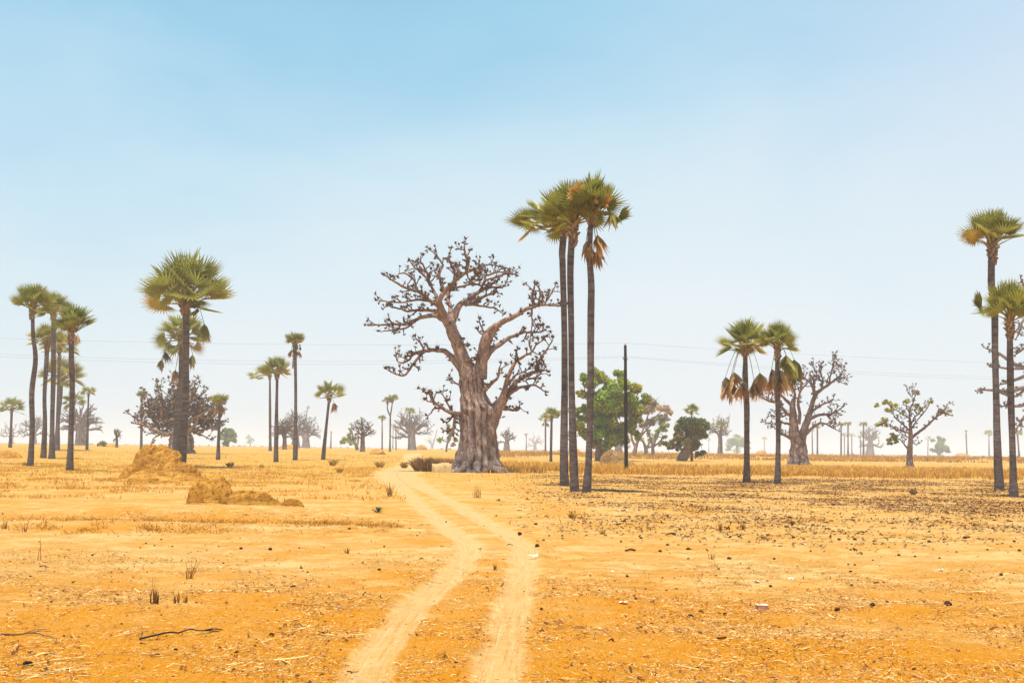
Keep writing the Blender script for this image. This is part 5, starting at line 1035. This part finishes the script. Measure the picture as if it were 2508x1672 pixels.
def stick(px0, py0, px1, py1, r, label, seed, arch=.05, mat='wood', tw=2):
    r2 = random.Random(seed); a = G(px0, py0); b_ = G(px1, py1); mb = MB(); P = []
    for i in range(9):
        t = i / 8; p = a * (1 - t) + b_ * t; z = float(GZ(np.array([[p[0], p[1]]]))[0]); P.append([p[0] + r2.gauss(0, .01), p[1] + r2.gauss(0, .03), z + r * 1.2 + arch * math.sin(t * math.pi) + r2.gauss(0, .004)])
    P = catmull(P, 3); tube(mb, P, np.linspace(r, r * .35, len(P)), 6)
    for k in range(tw): i = r2.randrange(5, len(P) - 4); v = norm(P[i + 1] - P[i]); tube(mb, [P[i], P[i] + v * .12 + [0, .03, .02], P[i] + v * .25 + [0, .05, .0]], [r * .6, r * .4, r * .2], 5)
    tag(mb.build('fallen_stick', M[mat], origin=P[0]), label, 'stick', 'dry sticks lying on the ground')
stick(336, 1569, 535, 1553, .012, 'long black curved stick lying on the straw at the lower left', 1, .05); stick(1020, 1424, 1086, 1429, .006, 'thin brown stick beside the left rut', 2, .01, 'litter', 0); stick(700, 1478, 858, 1490, .006, 'thin straw-brown stick left of the left rut', 3, .02, 'litter', 1)
stick(0, 1556, 140, 1563, .012, 'brown crooked stick at the left edge', 4, .01, 'litter', 2); stick(82, 1658, 172, 1650, .007, 'pale straw stalk at the very lower left', 5, .02, 'straw', 0); stick(948, 1479, 992, 1488, .005, 'thin tan stalk lying across the left rut', 6, .01, 'straw', 0); stick(1316, 1590, 1350, 1590, .007, 'short pale stalk right of the right rut', 7, .0, 'straw', 0)
stick(92, 1393, 118, 1392, .012, 'short dark stick below the tall dry stem on the left', 8, .02, 'dung', 1); stick(852, 1649, 876, 1646, .006, 'tiny brown stick on the sand of the left rut near the bottom', 9, 0, 'dung', 0)
def weed(px, py, hpx, n, label, name, mat, tint, seed, sp=.5, wd=.004, cat='dry plant', group=None):
    r2 = random.Random(seed); B = G(px, py); B[2] = float(GZ(np.array([[B[0], B[1]]]))[0]); s = B[1] / FPX; mb = MB(); H_ = hpx * s
    for i in range(n):
        a = r2.random() * 6.28; d = norm([math.cos(a) * sp * r2.random(), math.sin(a) * sp * r2.random(), 1]); L = H_ * r2.uniform(.5, 1.0) / max(.35, d[2]); p = B + [r2.gauss(0, H_ * .12 * (n > 3)), r2.gauss(0, H_ * .1), -.01]
        e = p + d * L; m_ = (p + e) / 2 + [r2.gauss(0, L * .04), r2.gauss(0, L * .04), 0]; tube(mb, [p, m_, e], [wd, wd * .8, wd * .3], 4, np.array(tint) * r2.uniform(.6, 1.3))
        if r2.random() < .5: tube(mb, [m_, m_ + norm([r2.gauss(0, 1), r2.gauss(0, 1), 1]) * L * .3], [wd * .6, wd * .2], 4, np.array(tint))
    tag(mb.build(name, M[mat], origin=B), label, cat, group)
def green_weed(px, py, wpx, label, seed, tint):
    r2 = random.Random(seed); B = G(px, py); s = B[1] / FPX; mb = MB()
    for i in range(22):
        a = r2.random() * 6.28; el = r2.uniform(.15, 1.0); v, t, gg = fan(3, .22, wpx * s * r2.uniform(.6, 1.1), .6, .03, .2, r2); Fm = frame([math.cos(a) * math.cos(el), math.sin(a) * math.cos(el), math.sin(el)], [0, 0, 1]); mb.add(v @ Fm.T + B, None, t, gg * tint * r2.uniform(.6, 1.3))
    tag(mb.build('small_weed', M['green_weed'], origin=B, smooth=False), label, 'weed')
weed(92, 1372, 66, 2, 'single tall thin dry stem standing alone on the left sand', 'dry_weed', 'grass', (.7, .55, .5), 1, .25, .006); weed(380, 1462, 92, 2, 'lone pale thin stem above the dark stubs on the left', 'dry_weed', 'grass', (1, .8, .6), 2, .1, .004)
GW = 'dry stems and stubs in the foreground'
weed(466, 1418, 46, 9, 'fan of thin brown stems on the lower left sand', 'dry_tuft', 'grass', (.6, .42, .35), 3, .55, .006, group=GW); weed(377, 1490, 42, 14, 'dark upright stub of broken stalks, largest of three on the lower left', 'dry_tuft', 'grass', (.42, .32, .3), 4, .25, .011, group=GW)
weed(431, 1486, 34, 7, 'middle upright stub of broken stalks, thinner than its left neighbour', 'dry_tuft', 'grass', (.5, .36, .3), 5, .25, .009, group=GW); weed(454, 1482, 24, 5, 'smallest upright stub of broken stalks, rightmost of three', 'dry_tuft', 'grass', (.5, .36, .3), 6, .2, .009, group=GW)
weed(62, 1302, 20, 5, 'short brown stub on the ridge of straw at the left', 'dry_tuft', 'grass', (.5, .36, .3), 7, .3, .01, group=GW); weed(10, 1298, 26, 6, 'short brown stub at the left picture edge', 'dry_tuft', 'grass', (.5, .4, .3), 8, .3, .01, group=GW)
weed(955, 1217, 40, 22, 'yellow-brown grass tuft beside the track where it bends', 'dry_tuft', 'grass', (.8, .7, .6), 9, .6, .012, group=GW); weed(1170, 1221, 36, 16, 'pale grass tuft in front of the biggest baobab', 'dry_tuft', 'grass', (.9, .75, .6), 10, .3, .010, group=GW)
weed(1400, 1268, 16, 60, 'low wide yellowish grass tuft below the close trio of palms', 'dry_tuft', 'grass', (.8, .75, .5), 11, 1.6, .008, group=GW); weed(1475, 1310, 14, 24, 'low grass tuft on bare sand, below the wide yellowish one', 'dry_tuft', 'grass', (.8, .7, .5), 12, .8, .007, group=GW)
weed(1762, 1300, 24, 26, 'grass tuft at the near edge of the dark leaf litter', 'dry_tuft', 'grass', (.7, .6, .5), 13, .6, .008, group=GW); weed(1820, 1296, 22, 22, 'grass tuft at the near edge of the dark leaf litter, right neighbour of another', 'dry_tuft', 'grass', (.7, .6, .5), 14, .5, .008, group=GW)
weed(1768, 1484, 72, 1, 'single thin leaning stalk left of the pinkish brick', 'dry_weed', 'straw', (1, .9, .8), 15, 1.2, .003); weed(852, 1357, 20, 14, 'small orange-brown spiky tuft left of the track', 'dry_tuft', 'grass', (.7, .5, .35), 16, 1.2, .006, group=GW)
weed(1745, 1370, 22, 10, 'thin grass tuft amid clods left of centre right', 'dry_tuft', 'grass', (.85, .7, .5), 17, .5, .006, group=GW)
weed(1212, 1394, 20, 14, 'small tuft growing between the two ruts', 'dry_tuft', 'grass', (.9, .75, .4), 18, .6, .006, group=GW)
for i, (px, py, h, lab) in enumerate([(815, 1140, 26, 'round yellow-brown grass clump right of the leaning palm'), (563, 1143, 20, 'round yellow-brown grass clump right of the largest left palm'), (930, 1145, 26, 'yellow-brown grass clump left of the track bend'), (990, 1146, 24, 'yellow-brown grass clump close by the far part of the track'), (832, 1156, 18, 'low grass clump below the round one right of the leaning palm'),
        (60, 1140, 14, 'low grass clump in front of the leftmost palm of the left cluster'), (640, 1145, 14, 'low grass clump under the touching palm pair'), (1275, 1150, 20, 'thin dark post-like grass clump right of the biggest baobab')]):
    bush('grass_clump', lab, px, py, h * .25, h * .85, 110, 90 + i, (.95, 1.0, .8), 'grass clump')
green_weed(924, 1266, 22, 'small dark green weed standing alone left of the track', 1, np.array([.8, .8, .8])); green_weed(1176, 1346, 9, 'tiny green weed in the middle of the track', 2, np.array([1.6, 1.5, .9]))
box_obj('stone', 'grey stone lying in the leaf litter at the right', 'stone', 2237, 1214, .42, .3, .3, 'litter', .3, .09)

# ------------------------------------------------------------------ haze
import bmesh
bm = bmesh.new(); bmesh.ops.create_cube(bm, size=1); bmesh.ops.scale(bm, vec=(8000, 8000, 36), verts=bm.verts); bmesh.ops.translate(bm, vec=(0, 0, 36 / 2 - 4), verts=bm.verts)
me = bpy.data.meshes.new('haze'); bm.to_mesh(me); bm.free(); hz = bpy.data.objects.new('haze', me); COL.objects.link(hz); tag(hz, 'pale dusty haze over the plain', kind='stuff')
m = bpy.data.materials.new('haze'); m.use_nodes = True; nt = m.node_tree; nt.nodes.remove(nt.nodes['Principled BSDF'])
pv = nt.nodes.new('ShaderNodeVolumePrincipled'); pv.inputs['Color'].default_value = (.95, .97, 1, 1); pv.inputs['Density'].default_value = .00044; pv.inputs['Anisotropy'].default_value = 0.0
nt.links.new(pv.outputs[0], nt.nodes['Material Output'].inputs['Volume']); me.materials.append(m)

# ------------------------------------------------------------------ sky and sun
SUN_EL, SUN_AZ = R_(79), R_(215)        # azimuth clockwise from +Y: high noon sun a little behind the camera, to the left
world = bpy.data.worlds.new('World'); scene.world = world; world.use_nodes = True; nt = world.node_tree; bg = nt.nodes['Background']
sky = nt.nodes.new('ShaderNodeTexSky'); sky.sky_type = 'NISHITA'; sky.sun_disc = False; sky.sun_elevation = SUN_EL; sky.sun_rotation = SUN_AZ; sky.dust_density = 3.0; sky.air_density = 1.2; sky.ozone_density = 2.0
tc = nt.nodes.new('ShaderNodeTexCoord'); sep = nt.nodes.new('ShaderNodeSeparateXYZ'); nt.links.new(tc.outputs['Generated'], sep.inputs[0])
mpn = nt.nodes.new('ShaderNodeMapping'); mpn.inputs['Scale'].default_value = (1, 1, 2.2); nt.links.new(tc.outputs['Generated'], mpn.inputs[0])
n1 = noise(nt, 2.3, 4, mpn.outputs[0], .5, .3)
el_ = mth(nt, 'ADD', sep.outputs[2], mth(nt, 'ADD', mth(nt, 'MULTIPLY', mth(nt, 'SUBTRACT', n1, .5), .30), mth(nt, 'MULTIPLY', sep.outputs[0], -.14)))
grad = ramp(nt, el_, [(0.0, (.70, .755, .79)), (.08, (.68, .75, .79)), (.20, (.60, .715, .775)), (.29, (.47, .655, .76)), (.40, (.285, .54, .71)), (.60, (.15, .36, .60)), (1.0, (.11, .27, .54))])
lav = step(nt, sep.outputs[0], .05, .45); hi = step(nt, sep.outputs[2], .1, .4)
grad = mixc(nt, mth(nt, 'MULTIPLY', mth(nt, 'MULTIPLY', lav, hi), .5), grad, (.53, .62, .77))
sc10 = mixc(nt, 1.0, grad, (10.0, 10.0, 10.0), 'MULTIPLY')
fin = mixc(nt, .88, sky.outputs[0], sc10)
nt.links.new(fin, bg.inputs[0]); bg.inputs[1].default_value = .1
sun = bpy.data.lights.new('sun', 'SUN'); sun.energy = 5.0; sun.angle = R_(.6); sun.color = (1, .95, .86); so = bpy.data.objects.new('sun', sun); COL.objects.link(so)
dv = Vector((math.sin(SUN_AZ) * math.cos(SUN_EL), math.cos(SUN_AZ) * math.cos(SUN_EL), math.sin(SUN_EL))); so.rotation_euler = dv.to_track_quat('Z', 'Y').to_euler(); so.location = (0, 0, 60)

vs = scene.view_settings; vs.view_transform = 'Standard'; vs.look = 'None'; vs.gamma = 1; vs.exposure = .33
cy = scene.cycles; cy.use_denoising = True; cy.max_bounces = 6; cy.volume_bounces = 1; cy.transparent_max_bounces = 8; cy.diffuse_bounces = 3
